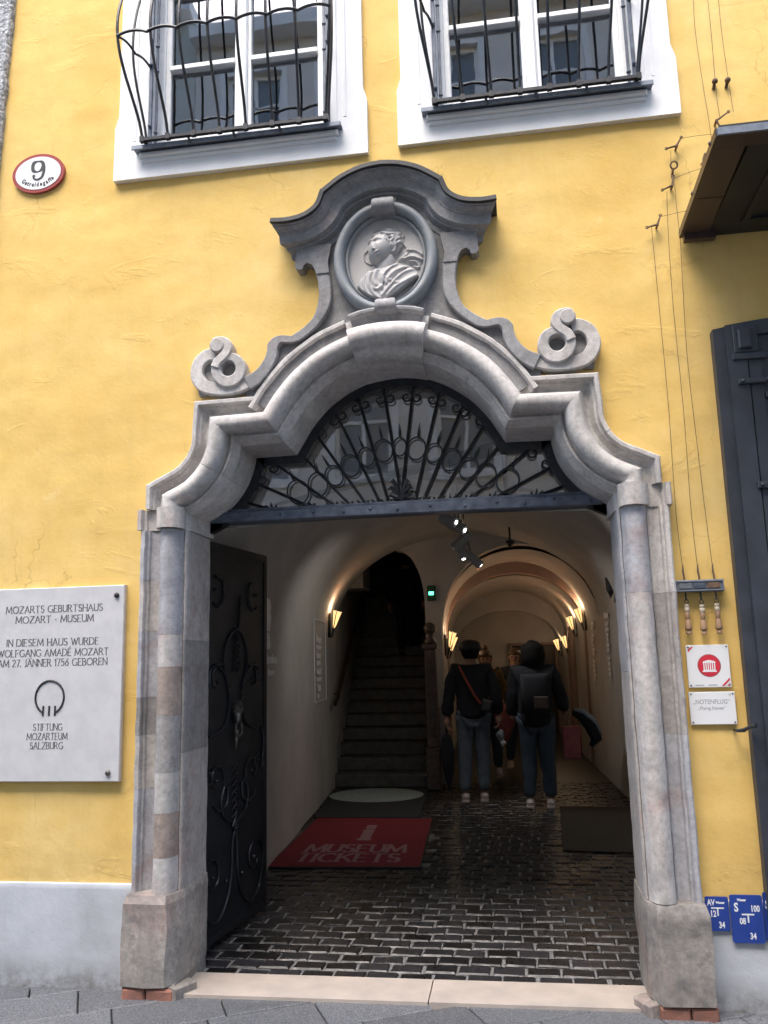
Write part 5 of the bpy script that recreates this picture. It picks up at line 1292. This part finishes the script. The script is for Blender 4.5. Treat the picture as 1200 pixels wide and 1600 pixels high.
for k, L in enumerate(([(1083, -10), (1086, 45), (1098, 130), (1108, 190), (1114, 235)], [(1105, -10), (1112, 60), (1117, 122), (1121, 160), (1125, 185)], [(1122, -10), (1127, 45), (1137, 118), (1142, 150), (1146, 175)], [(1066, 216), (1090, 212), (1122, 209)], [(1053, 279), (1075, 270), (1102, 261)], [(1034, 338), (1060, 332), (1085, 327)], [(1048, 235), (1049, 280)], [(1052, 265), (1057, 320), (1063, 375)])):
    pts = [tuple(P(a, b, -.022)) for a, b in L]
    w_ = MB().tube(smooth(pts, 4), .0013, 4).build('bell_wire', 'rust', None)
    tag(w_, ('left rusty wire rising out of frame above the canopy', 'middle rusty wire rising out of frame above the canopy', 'right rusty wire rising out of frame above the canopy', 'short level wire from the upper crank to the canopy', 'short sloping wire from the crank under the ring', 'short level wire from the lowest crank to the canopy', 'short upright wire between the upper cranks', 'upright wire passing behind the canopy corner')[k], 'bell wire', 'thin rusty bell wires on the yellow wall')

# ------------------------------------------------------------------ small signs
def plate(name, label, cat, px4, col, y=-.018, cor=.0, grp=None, screws=True):
    p = [P(a, b, y) for a, b in px4]; x0 = (p[0].x+p[3].x)/2; x1 = (p[1].x+p[2].x)/2; z1 = (p[0].z+p[1].z)/2; z0 = (p[2].z+p[3].z)/2
    t = thing(name, label, cat, ((x0+x1)/2, 0, z0), grp)
    if cor:
        poly = []
        for cx_, cz_, a in ((x1-cor, z1-cor, 0), (x0+cor, z1-cor, 90), (x0+cor, z0+cor, 180), (x1-cor, z0+cor, 270)):
            poly += [(cx_+cor*cos(radians(a+22.5*i)), cz_+cor*sin(radians(a+22.5*i))) for i in range(5)]
        MB().prism(poly, y, y+.006).build('plate', col, t)
    else: MB().bbox(x0, x1, y, y+.010, z0, z1, .0015).build('plate', col, t)
    if screws:
        for u, v in ((x0+.01, z0+.01), (x1-.01, z0+.01), (x0+.01, z1-.01), (x1-.01, z1-.01)):
            MB().lathe([(.0042, 0), (.0042, .002), (.001, .003)], (u, y, v), 8, Matrix.Rotation(pi/2, 4, 'X')).build('screw', 'silver', t)
    MB().box((x0+x1)/2-.03, (x0+x1)/2+.03, y+.0065, .0, (z0+z1)/2-.03, (z0+z1)/2+.03).build('mount', 'board', t)
    return t, x0, x1, z0, z1
hs, x0, x1, z0, z1 = plate('heritage_sign', 'square white plate with a red disc and white temple emblem', 'sign', [(1072, 1009), (1138, 1006), (1143, 1073), (1076, 1075)], 'enamel')
cx, cz, y = (x0+x1)/2+.003, (z0+z1)/2+.002, -.018
def disc(r, y0, y1, mat, nm): MB().prism(oval(r, r, 36, cx, cz), y0, y1).build(nm, mat, hs)
disc(.054, y-.0006, y-.0001, 'pink', 'disc_halo'); disc(.050, y-.0014, y-.0007, 'signred', 'disc')
m = MB(); yy = y-.0022
m.box(cx-.033, cx+.033, yy, y-.0015, cz-.030, cz-.025).box(cx-.029, cx+.029, yy, y-.0015, cz-.0245, cz-.020).prism([(cx-.031, cz+.013), (cx+.031, cz+.013), (cx+.025, cz+.021), (cx, cz+.027), (cx-.025, cz+.021)], yy, y-.0015)
for k in range(6): m.box(cx-.027+k*.0098, cx-.022+k*.0098, yy, y-.0015, cz-.020, cz+.013)
m.build('temple_emblem', 'enamel', hs)
m = MB()
m.prism([(x0+.008, z1-.034), (x0+.034, z1-.008), (x0+.024, z1-.008), (x0+.008, z1-.022)][::-1], y-.0012, y-.0002); m.build('corner_stripe', 'signred', hs)
m = MB(); m.prism([(x1-.045, z0+.006), (x1-.034, z0+.006), (x1-.006, z0+.034), (x1-.006, z0+.045)], y-.0012, y-.0002); m.build('corner_stripe', 'signred', hs)
m = MB(); m.prism([(x1-.020, z0+.006), (x1-.012, z0+.006), (x1-.006, z0+.012), (x1-.006, z0+.020)], y-.0012, y-.0002); m.build('corner_stripe', 'signred', hs)
for k in range(2): MB().box(x0+.03+.06*k, x0+.07+.06*k, y-.0008, y-.0002, z0+.009, z0+.0125).build('small_print', 'grey_print', hs)
ns_, x0, x1, z0, z1 = plate('notenflug_sign', 'small white plate reading NOTENFLUG Flying Notes below the red disc sign', 'sign', [(1077, 1082), (1148, 1080), (1152, 1132), (1079, 1132)], 'enamel')
cx = (x0+x1)/2-.004
text('„NOTENFLUG“', .022, (cx, y-.0003, z1-.056), ns_, 'grey_print', ext=.0005, sx=.82); text('„Flying Notes“', .0155, (cx, y-.0003, z1-.082), ns_, 'grey_print', ext=.0005, sx=1.0)
MB().tube([(x1-.022+.005*cos(w), y-.0005, z1-.014+.005*sin(w)) for w in [2*pi*j/10 for j in range(10)]], .0008, 4, closed=True).build('small_emblem', 'grey_print', ns_)
b1, x0, x1, z0, z1 = plate('water_sign', 'smaller blue water-supply plate reading AV 12 34, nearest the doorway', 'sign', [(1101, 1402), (1137, 1400), (1142, 1455), (1105, 1455)], 'sign_blue', -.024, .008, 'blue water supply plates at the foot of the wall', False)
def T_(t, cx, cz, w, h, th, y): 
    m = MB(); m.box(cx-w/2, cx+w/2, y-.001, y-.0002, cz, cz+th); m.box(cx-th/2, cx+th/2, y-.001, y-.0002, cz-h, cz-.0001); m.build('t_mark', 'enamel', t)
w_, h_ = x1-x0, z1-z0; y = -.024
text('AV', .026, (x0+.026, y-.0003, z1-.037), b1, 'enamel', ext=.0005, sx=.72, bold=.001); text('Wasser', .0105, (x1-.036, y-.0003, z1-.030), b1, 'enamel', ext=.0005, sx=.85, bold=.0008)
T_(b1, (x0+x1)/2+.002, z1-.052, .056, .030, .006, y); text('12', .027, (x0+.032, y-.0003, z1-.086), b1, 'enamel', ext=.0005, sx=.72, bold=.001); text('34', .027, (x1-.036, y-.0003, z0+.014), b1, 'enamel', ext=.0005, sx=.72, bold=.001)
b2, x0, x1, z0, z1 = plate('water_sign', 'larger blue water-supply plate reading S 100 08 34', 'sign', [(1139, 1400), (1190, 1397), (1197, 1473), (1146, 1475)], 'sign_blue', -.030, .010, 'blue water supply plates at the foot of the wall', False)
y = -.030
text('Wasser', .0105, (x0+.052, y-.0003, z1-.026), b2, 'enamel', ext=.0005, sx=.85, bold=.0008); text('S', .037, (x0+.026, y-.0003, z1-.070), b2, 'enamel', ext=.0005, sx=.8, bold=.0015); text('100', .027, (x1-.034, y-.0003, z1-.070), b2, 'enamel', ext=.0005, sx=.72, bold=.001)
T_(b2, (x0+x1)/2+.004, z1-.086, .054, .032, .006, y); text('08', .027, (x0+.050, y-.0003, z1-.124), b2, 'enamel', ext=.0005, sx=.72, bold=.001); text('34', .027, (x1-.052, y-.0003, z0+.018), b2, 'enamel', ext=.0005, sx=.72, bold=.001)
b3, x0, x1, z0, z1 = plate('water_sign', 'blue water-supply plate cut off by the right edge of the photo', 'sign', [(1192, 1396), (1245, 1393), (1250, 1470), (1197, 1473)], 'sign_blue', -.024, .010, 'blue water supply plates at the foot of the wall', False)
text('S', .037, (x0+.018, -.0243, z1-.070), b3, 'enamel', ext=.0005, sx=.8, bold=.0015)

# ------------------------------------------------------------------ iron shutter and canopy of the shop to the right
sh = thing('iron_shutter', 'slate-blue iron shop shutter folded back on the wall at the right edge', 'shutter', (1.45, -.08, .5))
X0, ZB, ZT = 1.077, .30, 3.205
def ztop(x): return ZT+.035*sin(min(1, (x-X0)/.45)*pi/2)
m = MB(); m.prism([(X0, ZB), (X0+.075, ZB), (X0+.075, ZT+.012), (X0, ZT)], -.060, -.001); m.build('edge_flange', 'shutter', sh)
m = MB(); m.prism([(X0+.055, ZB), (X0+.145, ZB), (X0+.145, ztop(X0+.145)), (X0+.055, ztop(X0+.055))], -.088, -.0605); m.build('stile', 'shutter', sh)
m = MB(); m.prism([(X0+.152, ZB), (X0+.21, ZB), (X0+.21, ZT-.1), (X0+.152, ZT-.1)], -.082, -.062); m.build('stile', 'shutter', sh)
pl = [(X0+.14, ZB), (X0+1.0, ZB), (X0+1.0, ztop(X0+1)-.02)]+[(X0+1.0-.86*k/10, ztop(X0+1.0-.86*k/10)-.025) for k in range(1, 11)]
MB().prism(pl, -.070, -.040).build('leaf_panel', 'shutter', sh)
pl = [(X0+.14+.86*k/10, ztop(X0+.14+.86*k/10)) for k in range(11)]; pl = pl+[(x, z-.075) for x, z in pl[::-1]]
MB().prism(pl[::-1], -.090, -.071).build('top_rail', 'shutter', sh)
zc = lambda py: P(1150, py, -.09).z
for py, a, b, h in ((597, .09, .245, .028), (760, .13, .9, .032)):
    z = zc(py); m = MB(); m.bbox(X0+a, X0+b, -.104, -.0885, z-h/2, z+h/2, .004)
    for u in (X0+a+.02, X0+b-.02 if b < .3 else X0+a+.09): m.ball((u, -.106, z), .010, 6)
    m.build('hinge_strap', 'shutter', sh)
z = zc(556); m = MB(); m.bbox(X0+.075, X0+.235, -.100, -.0885, z-.022, z+.012, .003); m.bbox(X0+.105, X0+.165, -.120, -.101, z+.03, z+.13, .006); m.bbox(X0+.085, X0+.20, -.0995, -.0885, z+.014, z+.16, .003); m.build('latch_plate', 'shutter', sh)
z = zc(620); m = MB(); m.bbox(X0+.215, X0+.26, -.095, -.071, z-.01, z+.02, .003); m.build('catch', 'shutter', sh)
z = zc(1010); m = MB(); m.bbox(X0+.19, X0+.5, -.12, -.0705, z-.12, z+.13, .006); m.ball((X0+.175, -.10, z+.17), .014, 6); m.build('lock_box', 'shutter', sh)
hk = thing('shutter_hook', 'forged iron hook holding the blue shutter to the wall', 'shutter hook', (1.07, -.05, 1.23))
a, b = P(1152, 1142, -.05), P(1182, 1133, -.10)
MB().tube([(a.x-.004, 0, a.z), a, a.lerp(b, .35)+Vector((0, 0, -.006)), a.lerp(b, .6), b], [.004, .007, .010, .007, .012], 7).build('hook', 'iron', hk)
cp_ = thing('shop_canopy', 'brown metal shop canopy with black coffered underside at the upper right', 'canopy', (1.9, -.45, 3.74))
cz = 3.737; a0, a1, cy1 = .985, 3.6, -.905
Lx = lambda y: .983+.018*y
m = MB(); MB().prism_z([(Lx(-.002), -.002), (a1, -.002), (a1, cy1), (Lx(cy1), cy1)], cz+.035, cz+.048).build('roof_sheet', 'canopy_dark', cp_)
fw = .125
MB().prism_z([(Lx(-.03), -.03), (Lx(0)+fw+.03, -.03), (Lx(0)+fw+.03, -.07), (Lx(-.07), -.07)], cz-.035, cz+.034).build('frame_foot', 'canopy', cp_)
for ya, yb in ((-.072, -.40), (-.408, cy1+.10)): MB().prism_z([(Lx(ya), ya), (Lx(ya)+fw, ya), (Lx(yb)+fw, yb), (Lx(yb), yb)], cz, cz+.034).rough(.001, 9).build('side_frame', 'canopy', cp_)
MB().prism_z([(Lx(cy1+.098), cy1+.098), (a1, cy1+.098), (a1, cy1), (Lx(cy1), cy1)], cz, cz+.034).build('front_frame', 'canopy', cp_)
MB().box(Lx(cy1)-.012, a1, cy1-.014, cy1-.001, cz-.003, cz+.030).build('front_trim', 'flash', cp_)
MB().prism_z([(Lx(-.03)-.018, -.03), (Lx(-.03)-.001, -.03), (Lx(cy1)-.001, cy1), (Lx(cy1)-.018, cy1)], cz-.004, cz+.034).build('side_trim', 'canopy', cp_)
MB().box(Lx(0)+fw+.001, a1, cy1+.099, -.003, cz+.006, cz+.030).build('underside', 'canopy_dark', cp_)
m = MB(); xa, xb, ya, yb = Lx(0)+fw+.14, a1-.1, cy1+.24, -.14
for r_ in ((xa, xb, ya, ya+.03), (xa, xb, yb-.03, yb), (xa, xa+.03, ya+.031, yb-.031)): m.box(r_[0], r_[1], r_[2], r_[3], cz-.008, cz+.0055)
m.build('coffer_moulding', 'canopy_dark', cp_)
for ya in (-.404, cy1+.099): MB().ball((Lx(ya)-.012, ya, cz+.03), .014, 6).build('corner_bolt', 'canopy', cp_)

# ------------------------------------------------------------------ houses across the street (seen mirrored in the panes)
def opp(x0, x1, h, mat, label):
    t = thing('opposite_house', label, 'building', ((x0+x1)/2, -8.5, 0)); y = -8.4
    cols = [x0+1.1+i*1.75 for i in range(int((x1-x0-1)/1.75))]; rows = [z for z in (4.6, 7.6, 10.4) if z+1.7 < h]
    m = MB(); xs = [x0]; 
    for c in cols: xs += [c-.5, c+.5]
    xs.append(x1)
    for i in range(0, len(xs)-1, 2): m.box(xs[i], xs[i+1], y-.4, y, 3.4, h)
    for c in cols:
        zz = 3.4
        for z in rows: m.box(c-.5, c+.5, y-.4, y, zz, z); zz = z+1.6
        m.box(c-.5, c+.5, y-.4, y, zz, h)
    m.box(x0, x1, y-.4, y+.03, -.05, 3.4); m.build('wall', mat, t)
    for z in rows:
        for c in cols:
            f = MB(); 
            for a, b, e, g_ in ((-.5, .5, 0, .07), (-.5, .5, 1.53, 1.6), (-.5, -.43, .07, 1.53), (.43, .5, .07, 1.53), (-.03, .03, .07, 1.53), (-.43, .43, .95, 1.0)): f.box(c+a, c+b, y-.16, y-.10, z+e, z+g_)
            f = f.build('window', 'whitepaint', t); MB().box(c-.43, c+.43, y-.14, y-.135, z+.07, z+1.53).build('pane', 'opp_pane', f)
            s_ = MB(); s_.box(c-.62, c+.62, y+.001, y+.05, z-.12, z-.0); s_.box(c-.62, c-.5, y+.001, y+.03, z+.001, z+1.72); s_.box(c+.5, c+.62, y+.001, y+.03, z+.001, z+1.72); s_.box(c-.5, c+.5, y+.001, y+.03, z+1.6, z+1.72); s_.build('surround', 'white', t)
    MB().box(x0, x1, y-.5, y+.35, h, h+.25).build('cornice', 'white', t)
    return t
MT['opp_pane'] = pmat('dark_reflective_pane', (.20, .23, .26), None, 10, .25, spec=.4)
opp(-16, -5.2, 13.2, 'opp2', 'sage-green house across the street, farthest left of three'); opp(-5.19, 3.4, 12.6, 'opp', 'pale stucco house directly across the street'); opp(3.41, 15, 13.4, 'opp2', 'sage-green house across the street to the right')

# ------------------------------------------------------------------ people
def skinned(chains, name, mat, parent, sub=1, extra=None, fold=0):
    """chains: list of [(point, radius)], first chain starts at the root; chains may share points (matched by position)."""
    vs = []; es = []; rs = []; key = {}
    def vid(p, r):
        k = tuple(round(c, 4) for c in p)
        if k not in key: key[k] = len(vs); vs.append(tuple(p)); rs.append(r)
        return key[k]
    for ch_ in chains:
        ids = [vid(p, r) for p, r in ch_]
        es += [(a, b) for a, b in zip(ids, ids[1:]) if a != b]
    me = bpy.data.meshes.new('sk'); me.from_pydata(vs, es, []); me.update()
    o = bpy.data.objects.new('sk', me); COL.objects.link(o)
    md = o.modifiers.new('skin', 'SKIN'); md.use_smooth_shade = True
    md2 = o.modifiers.new('sub', 'SUBSURF'); md2.levels = sub; md2.render_levels = sub
    lay = me.skin_vertices[0].data if me.skin_vertices else None
    for i, r in enumerate(rs):
        rr = r if hasattr(r, '__len__') else (r, r); lay[i].radius = rr; lay[i].use_root = (i == 0)
    dg = bpy.context.evaluated_depsgraph_get(); dg.update()
    ev = o.evaluated_get(dg); m2 = bpy.data.meshes.new_from_object(ev)
    mb = MB(); mb.add([v.co[:] for v in m2.vertices], [tuple(p.vertices) for p in m2.polygons])
    bpy.data.objects.remove(o)
    if fold: mb.rough(fold, 7, len(name)).rough(fold*.6, 17, 2)
    if extra: mb.add(extra.v, extra.f)
    return mb.build(name, mat, parent, smooth=True)
def person(label, x, y, H, yaw, pose, top='navy', legs='jeans', hairm='hair', shoe='shoe', longhair=False, z0=0, slim=1.0, cap=False, bun=False, group=None):
    """local frame: +x the person's right, +y forward, z up.  yaw 0 faces into the passage."""
    t = thing('person', label, 'person', (x, y, z0), group)
    mx = Matrix.Translation((x, y, z0)) @ Matrix.Rotation(yaw, 4, 'Z')
    V = lambda a, b, c: tuple(mx @ Vector((a*H, b*H, c*H)))
    hipL, hipR = (-.052, 0, .50), (.052, 0, .50)
    ft = pose.get('feet', ((-.075, .0), (.075, .0)))
    body = []; pel = ((0, 0, .53), .085*slim); che = ((0, .005, .72), .090*slim); nk0 = ((0, 0, .835), .040); nk1 = ((0, .006, .865), .032); hd = ((0, .012, .905), .050); ht = ((0, .008, .955), .048)
    K = lambda L, g=0: [(V(*p), ((r+g)*H if not hasattr(r, '__len__') else ((r[0]+g)*H, (r[1]+g)*H))) for p, r in L]
    wst = ((0, 0, .62), .074*slim)
    ch = [K([pel, wst, che, ((0, 0, .80), .060), nk0, nk1, hd, ht])]
    arms = []; hands = MB()
    for sg, key in ((-1, 'L'), (1, 'R')):
        el, wr, ha = pose[key]
        sh_ = (sg*.098*slim, 0, .803); sg_e = tuple(el); sg_w = tuple(wr)
        arms.append([((0, 0, .80), .060), (sh_, .036), (sg_e, .027), (sg_w, .020)])
        ch.append(K([((0, 0, .80), .060), (sh_, .032), (sg_e, .022), (sg_w, .014), (tuple(a+(b-a)*.5 for a, b in zip(wr, ha)), .017)]))
        # palm and five fingers, curled
        W0 = Vector(wr); D = (Vector(ha)-W0).normalized(); side_ = Vector((0, 1, 0)) if abs(D.y) < .8 else Vector((1, 0, 0)); side_ = (side_-D*side_.dot(D)).normalized(); nrm = D.cross(side_)*(-sg)
        pc = W0+D*.030
        hands.tube([mx @ (W0*H), mx @ (pc*H), mx @ ((W0+D*.052)*H)], [.014*H, .021*H, .017*H], 8)
        for k in range(4):
            b0 = W0+D*.048+side_*(.016-.0105*k); L_ = (.042, .047, .044, .034)[k]
            hands.tube([mx @ (b0*H), mx @ ((b0+D*L_*.45+nrm*.006)*H), mx @ ((b0+D*L_*.75+nrm*.020)*H), mx @ ((b0+D*L_*.72+nrm*.034)*H)], [.0056*H, .0054*H, .005*H, .004*H], 6)
        b0 = W0+D*.018+side_*.016
        hands.tube([mx @ (b0*H), mx @ ((b0+D*.02+side_*.012+nrm*.010)*H), mx @ ((b0+D*.038+side_*.010+nrm*.022)*H)], [.007*H, .0065*H, .005*H], 6)
    lg = []
    for (sx, hp), f in zip(((-1, hipL), (1, hipR)), ft):
        kn = (hp[0]*.6+f[0]*.4, f[1]*.4+.012, .285); an = (f[0], f[1]-.008, .05)
        lg.append([pel, (hp, .062*slim), (kn, .040), (an, .026)])
        ch.append(K([pel, (hp, .055*slim), (kn, .033), (an, .022), ((f[0], f[1]+.03, .022), .018)]))
    # face
    fx = MB(); up = .905
    def fb_(a, b, c, r, sc=(1, 1, 1)): fx.ball(V(a, b, c), r*H, 6, sc)
    fx.tube([V(0, .058, up+.010), V(0, .074, up-.006), V(0, .064, up-.012)], [.006*H, .010*H, .006*H], 6)
    for sg in (-1, 1): fb_(sg*.050, .008, up, .012, (.5, 1, 1.3))
    fx.tube([V(-.014, .060, up-.028), V(0, .064, up-.028), V(.014, .060, up-.028)], .0045*H, 5); fb_(0, .045, up-.042, .020)
    fx.add(hands.v, hands.f)
    skinned(ch, 'body', 'skin', t, 1, fx)
    m = MB()
    for sg in (-1, 1): m.ball(V(sg*.019, .056, up+.012), .0065*H, 6)
    m.build('eyes', 'hair', t)
    # clothes
    jl = pose.get('hem', .50); gw = pose.get('loose', .016)
    tc = [K([((0, 0, jl-.012), .084*slim), ((0, 0, jl+.05), .090*slim), ((0, 0, .62), .084*slim), che, ((0, 0, .80), .058), ((0, 0, .838), .036)], gw)]
    tc += [K([(p, r) for p, r in a], gw*.75) for a in arms]
    skinned(tc, 'jacket', top, t, 2, fold=.016)
    tl = [K([(pel[0], pel[1]*.72), (l[1][0], l[1][1]*.90)]+l[2:], .012) for l in lg]
    skinned(tl, 'trousers', legs, t, 2, fold=.013)
    for f in ft:
        s_ = MB(); s_.tube([V(f[0], f[1]-.040, .022), V(f[0], f[1]-.030, .028), V(f[0], f[1]+.01, .032), V(f[0], f[1]+.055, .022), V(f[0], f[1]+.085, .016)], [.016*H, .024*H, .027*H, .024*H, .012*H], 10)
        s_.bbox(-.024*H, .024*H, -.050*H, .088*H, .001, .014*H, .004, mx @ Matrix.Translation((f[0]*H, f[1]*H, 0))); s_.build('shoe', shoe, t, smooth=False, angle=40)
    h = MB(); c0 = V(0, -.004, .925); n1, n2 = 14, 18; vs = []; fs = []
    for i in range(n1+1):
        for j in range(n2):
            th, ph = pi*i/n1, 2*pi*j/n2; d = Vector((sin(th)*cos(ph), sin(th)*sin(ph), cos(th)))
            r = .066+.004*noise.noise(d*5+Vector((x, y, 0)))
            fwd = max(0, d.y); low = -.8
            zf = d.z
            if zf < (.15 if fwd > .3 else low): r = .044
            vs.append(V(d.x*r*.92, -.006+d.y*r*1.0, .928+d.z*r*1.02))
    for i in range(n1):
        for j in range(n2): fs.append((i*n2+j, i*n2+(j+1) % n2, (i+1)*n2+(j+1) % n2, (i+1)*n2+j))
    h.add(vs, fs)
    if longhair: h.lathe([(.03*H, -.105*H), (.066*H, -.09*H), (.076*H, -.04*H), (.074*H, 0), (.066*H, .03*H), (.03*H, .045*H)], V(0, -.022, .935), 16); h.rough(.008, 14)
    if bun: h.ball(V(0, -.01, 1.005), .028*H, 8)
    h.build('hair', hairm, t, smooth=True)
    if cap:
        k = MB(); k.lathe([(.070*H, 0), (.074*H, .02*H), (.066*H, .05*H), (.035*H, .068*H), (.001, .072*H)], V(0, .0, .925), 16); k.build('knitted_hat', 'black', t, smooth=True)
    return t, V, mx
# the one with the red strap and folded umbrella
armsdown = dict(L=((-.145, -.01, .66), (-.165, .0, .51), (-.172, .015, .42)), R=((.145, -.01, .66), (.160, .02, .52), (.165, .04, .43)))
f1 = G(745, 1254)
t1, V1, _ = person('person seen from behind in dark jacket and grey jeans with a red strap', -.495, 5.50, 1.80, radians(3), dict(armsdown, feet=((-.066, 0), (.052, .02)), loose=.024), 'navy', 'jeans', cap=True)
MB().tube([V1(-.075, -.068, .83), V1(-.055, -.118, .79), V1(-.02, -.132, .72), V1(.012, -.128, .655), V1(.05, -.118, .60)], [.012, .014, .014, .014, .012], 4).build('shoulder_strap', 'strap', t1)
MB().bbox(-.055, .06, -.04, .04, -.06, .07, .02, Matrix.Translation(V1(.085, -.13, .585)) @ Matrix.Rotation(.25, 4, 'Y')).build('hip_bag', 'black', t1)
h1 = Vector(V1(-.172, .012, .415))
um = thing('folded_umbrella', 'folded black umbrella pointing down beside the person with the red strap', 'umbrella', (h1.x, h1.y, .05))
tip = G(685, 1241); tip = Vector((h1.x+.02, h1.y-.05, .06))
MB().tube([h1+Vector((0, .0, .10)), h1, h1.lerp(tip, .08), h1.lerp(tip, .30), h1.lerp(tip, .62), h1.lerp(tip, .92)], [.012, .018, .055, .085, .060, .010], 9).rough(.008, 12).build('canopy_folds', 'navy', um)
MB().tube([h1.lerp(tip, .92), tip], [.006, .004], 6).build('metal_tip', 'silver', um); MB().tube([h1+Vector((0, 0, .10)), h1+Vector((0, 0, .16)), h1+Vector((.03, 0, .19)), h1+Vector((.06, 0, .17))], .011, 7).build('handle', 'black', um)
h2 = Vector(V1(.168, .045, .415))
pb = thing('pale_blue_scarf', 'small pale blue and white bundle held in the right hand of the red-strap person', 'scarf', h2)
MB().ball(h2+Vector((0, 0, -.03)), .055, 10, (.9, .9, 1.3)).rough(.03, 14).build('cloth', 'paleblue', pb, smooth=True); MB().ball(h2+Vector((.02, 0, -.12)), .035, 8).rough(.02, 18).build('cloth_end', 'enamel', pb, smooth=True)
# second one, right
t2, V2, _ = person('person seen from behind all in dark clothes with long black hair and a dark backpack', .205, 5.13, 1.77, radians(-4), dict(L=((-.135, .01, .66), (-.15, .06, .54), (-.13, .11, .50)), R=((.15, .0, .665), (.175, .05, .56), (.17, .12, .56)), feet=((-.060, 0), (.062, .012)), loose=.026, hem=.47), 'navy', 'jeans_dark', longhair=True, cap=False, slim=1.08)
bk = thing('backpack', 'dark backpack with a brown patch worn by the person on the right', 'backpack', V2(0, -.14, .58))
m = MB(); m.add([], []); q = Matrix.Translation(V2(.01, -.155, .68)); m.bbox(-.15, .15, -.09, .09, -.21, .20, .05, q); m.rough(.012, 6).build('bag_body', 'navy', bk, angle=60)
MB().bbox(-.02, .13, -.105, -.088, -.16, -.03, .012, q).build('brown_patch', 'wood_dark', bk)
h3 = Vector(V2(.20, .12, .53))
bg_ = thing('pink_bag', 'pink shopping bag carried at the right side of the person with the backpack', 'bag', h3)
m = MB(); m.bbox(-.085, .10, -.05, .05, -.46, -.11, .01, Matrix.Translation(h3)); m.rough(.014, 6).build('bag_body', 'pink', bg_)
MB().tube([h3+Vector((-.05, 0, -.12)), h3+Vector((0, 0, .0)), h3+Vector((.06, 0, -.12))], .005, 5).build('bag_handle', 'strap', bg_)
jk = thing('draped_jacket', 'dark jacket with pale lining draped over the arm beside the pink bag', 'jacket', h3+Vector((.2, 0, -.3)))
m = MB(); m.tube([h3+Vector((.02, .0, .03)), h3+Vector((.12, 0, .0)), h3+Vector((.23, 0, -.12)), h3+Vector((.27, 0, -.26)), h3+Vector((.22, 0, -.33))], [.03, .055, .075, .06, .02], 9); m.rough(.02, 8).build('dark_cloth', 'navy', jk, smooth=True)
MB().tube([h3+Vector((.05, -.03, .065)), h3+Vector((.15, -.03, .045)), h3+Vector((.26, -.03, -.06)), h3+Vector((.32, -.02, -.2))], [.02, .028, .026, .01], 7).rough(.008, 10).build('pale_lining', 'paleblue', jk, smooth=True)
# facing persons further in
p3 = P(759, 1003, 7.6)
t3, V3, _ = person('person in mustard jacket facing out, seen between the two dark backs', p3.x-.02, 7.6, 1.70, radians(186), dict(L=((-.145, .02, .66), (-.13, .10, .58), (-.10, .16, .56)), R=armsdown['R'], loose=.018), 'mustard', 'jeans_dark', 'hair_brown', bun=True)
MB().tube([V3(-.10, .03, .85), V3(-.04, .105, .76), V3(.05, .11, .66), V3(.11, .08, .56)], [.02, .022, .022, .02], 5).build('shoulder_strap', 'black', t3)
pu = P(790, 1122, 7.2)
pk = thing('pink_umbrella', 'half-folded pink umbrella held point down between the two backs', 'umbrella', (pu.x, 7.2, .6))
MB().tube([(pu.x, 7.2, pu.z+.18), (pu.x, 7.2, pu.z+.12), (pu.x, 7.2, pu.z), (pu.x-.01, 7.2, pu.z-.25), (pu.x-.02, 7.2, pu.z-.36)], [.02, .13, .15, .05, .008], 11).rough(.03, 9).build('canopy_folds', 'pink', pk)
MB().tube([(pu.x, 7.2, pu.z+.18), (pu.x+.0, 7.2, pu.z+.36)], .008, 6).build('handle', 'black', pk)
p4 = P(803, 1010, 8.4)
person('dark-clad person facing out, half hidden behind the one with the backpack', p4.x, 8.4, 1.72, radians(176), dict(armsdown, loose=.018), 'navy', 'jeans_dark', 'hair_brown')
person('dark silhouette of a person climbing the staircase', -1.72, 9.45, 1.70, radians(4), dict(armsdown, feet=((-.06, -.02), (.06, .10)), loose=.02), 'navy', 'navy', 'hair', 'black', z0=R_*10)
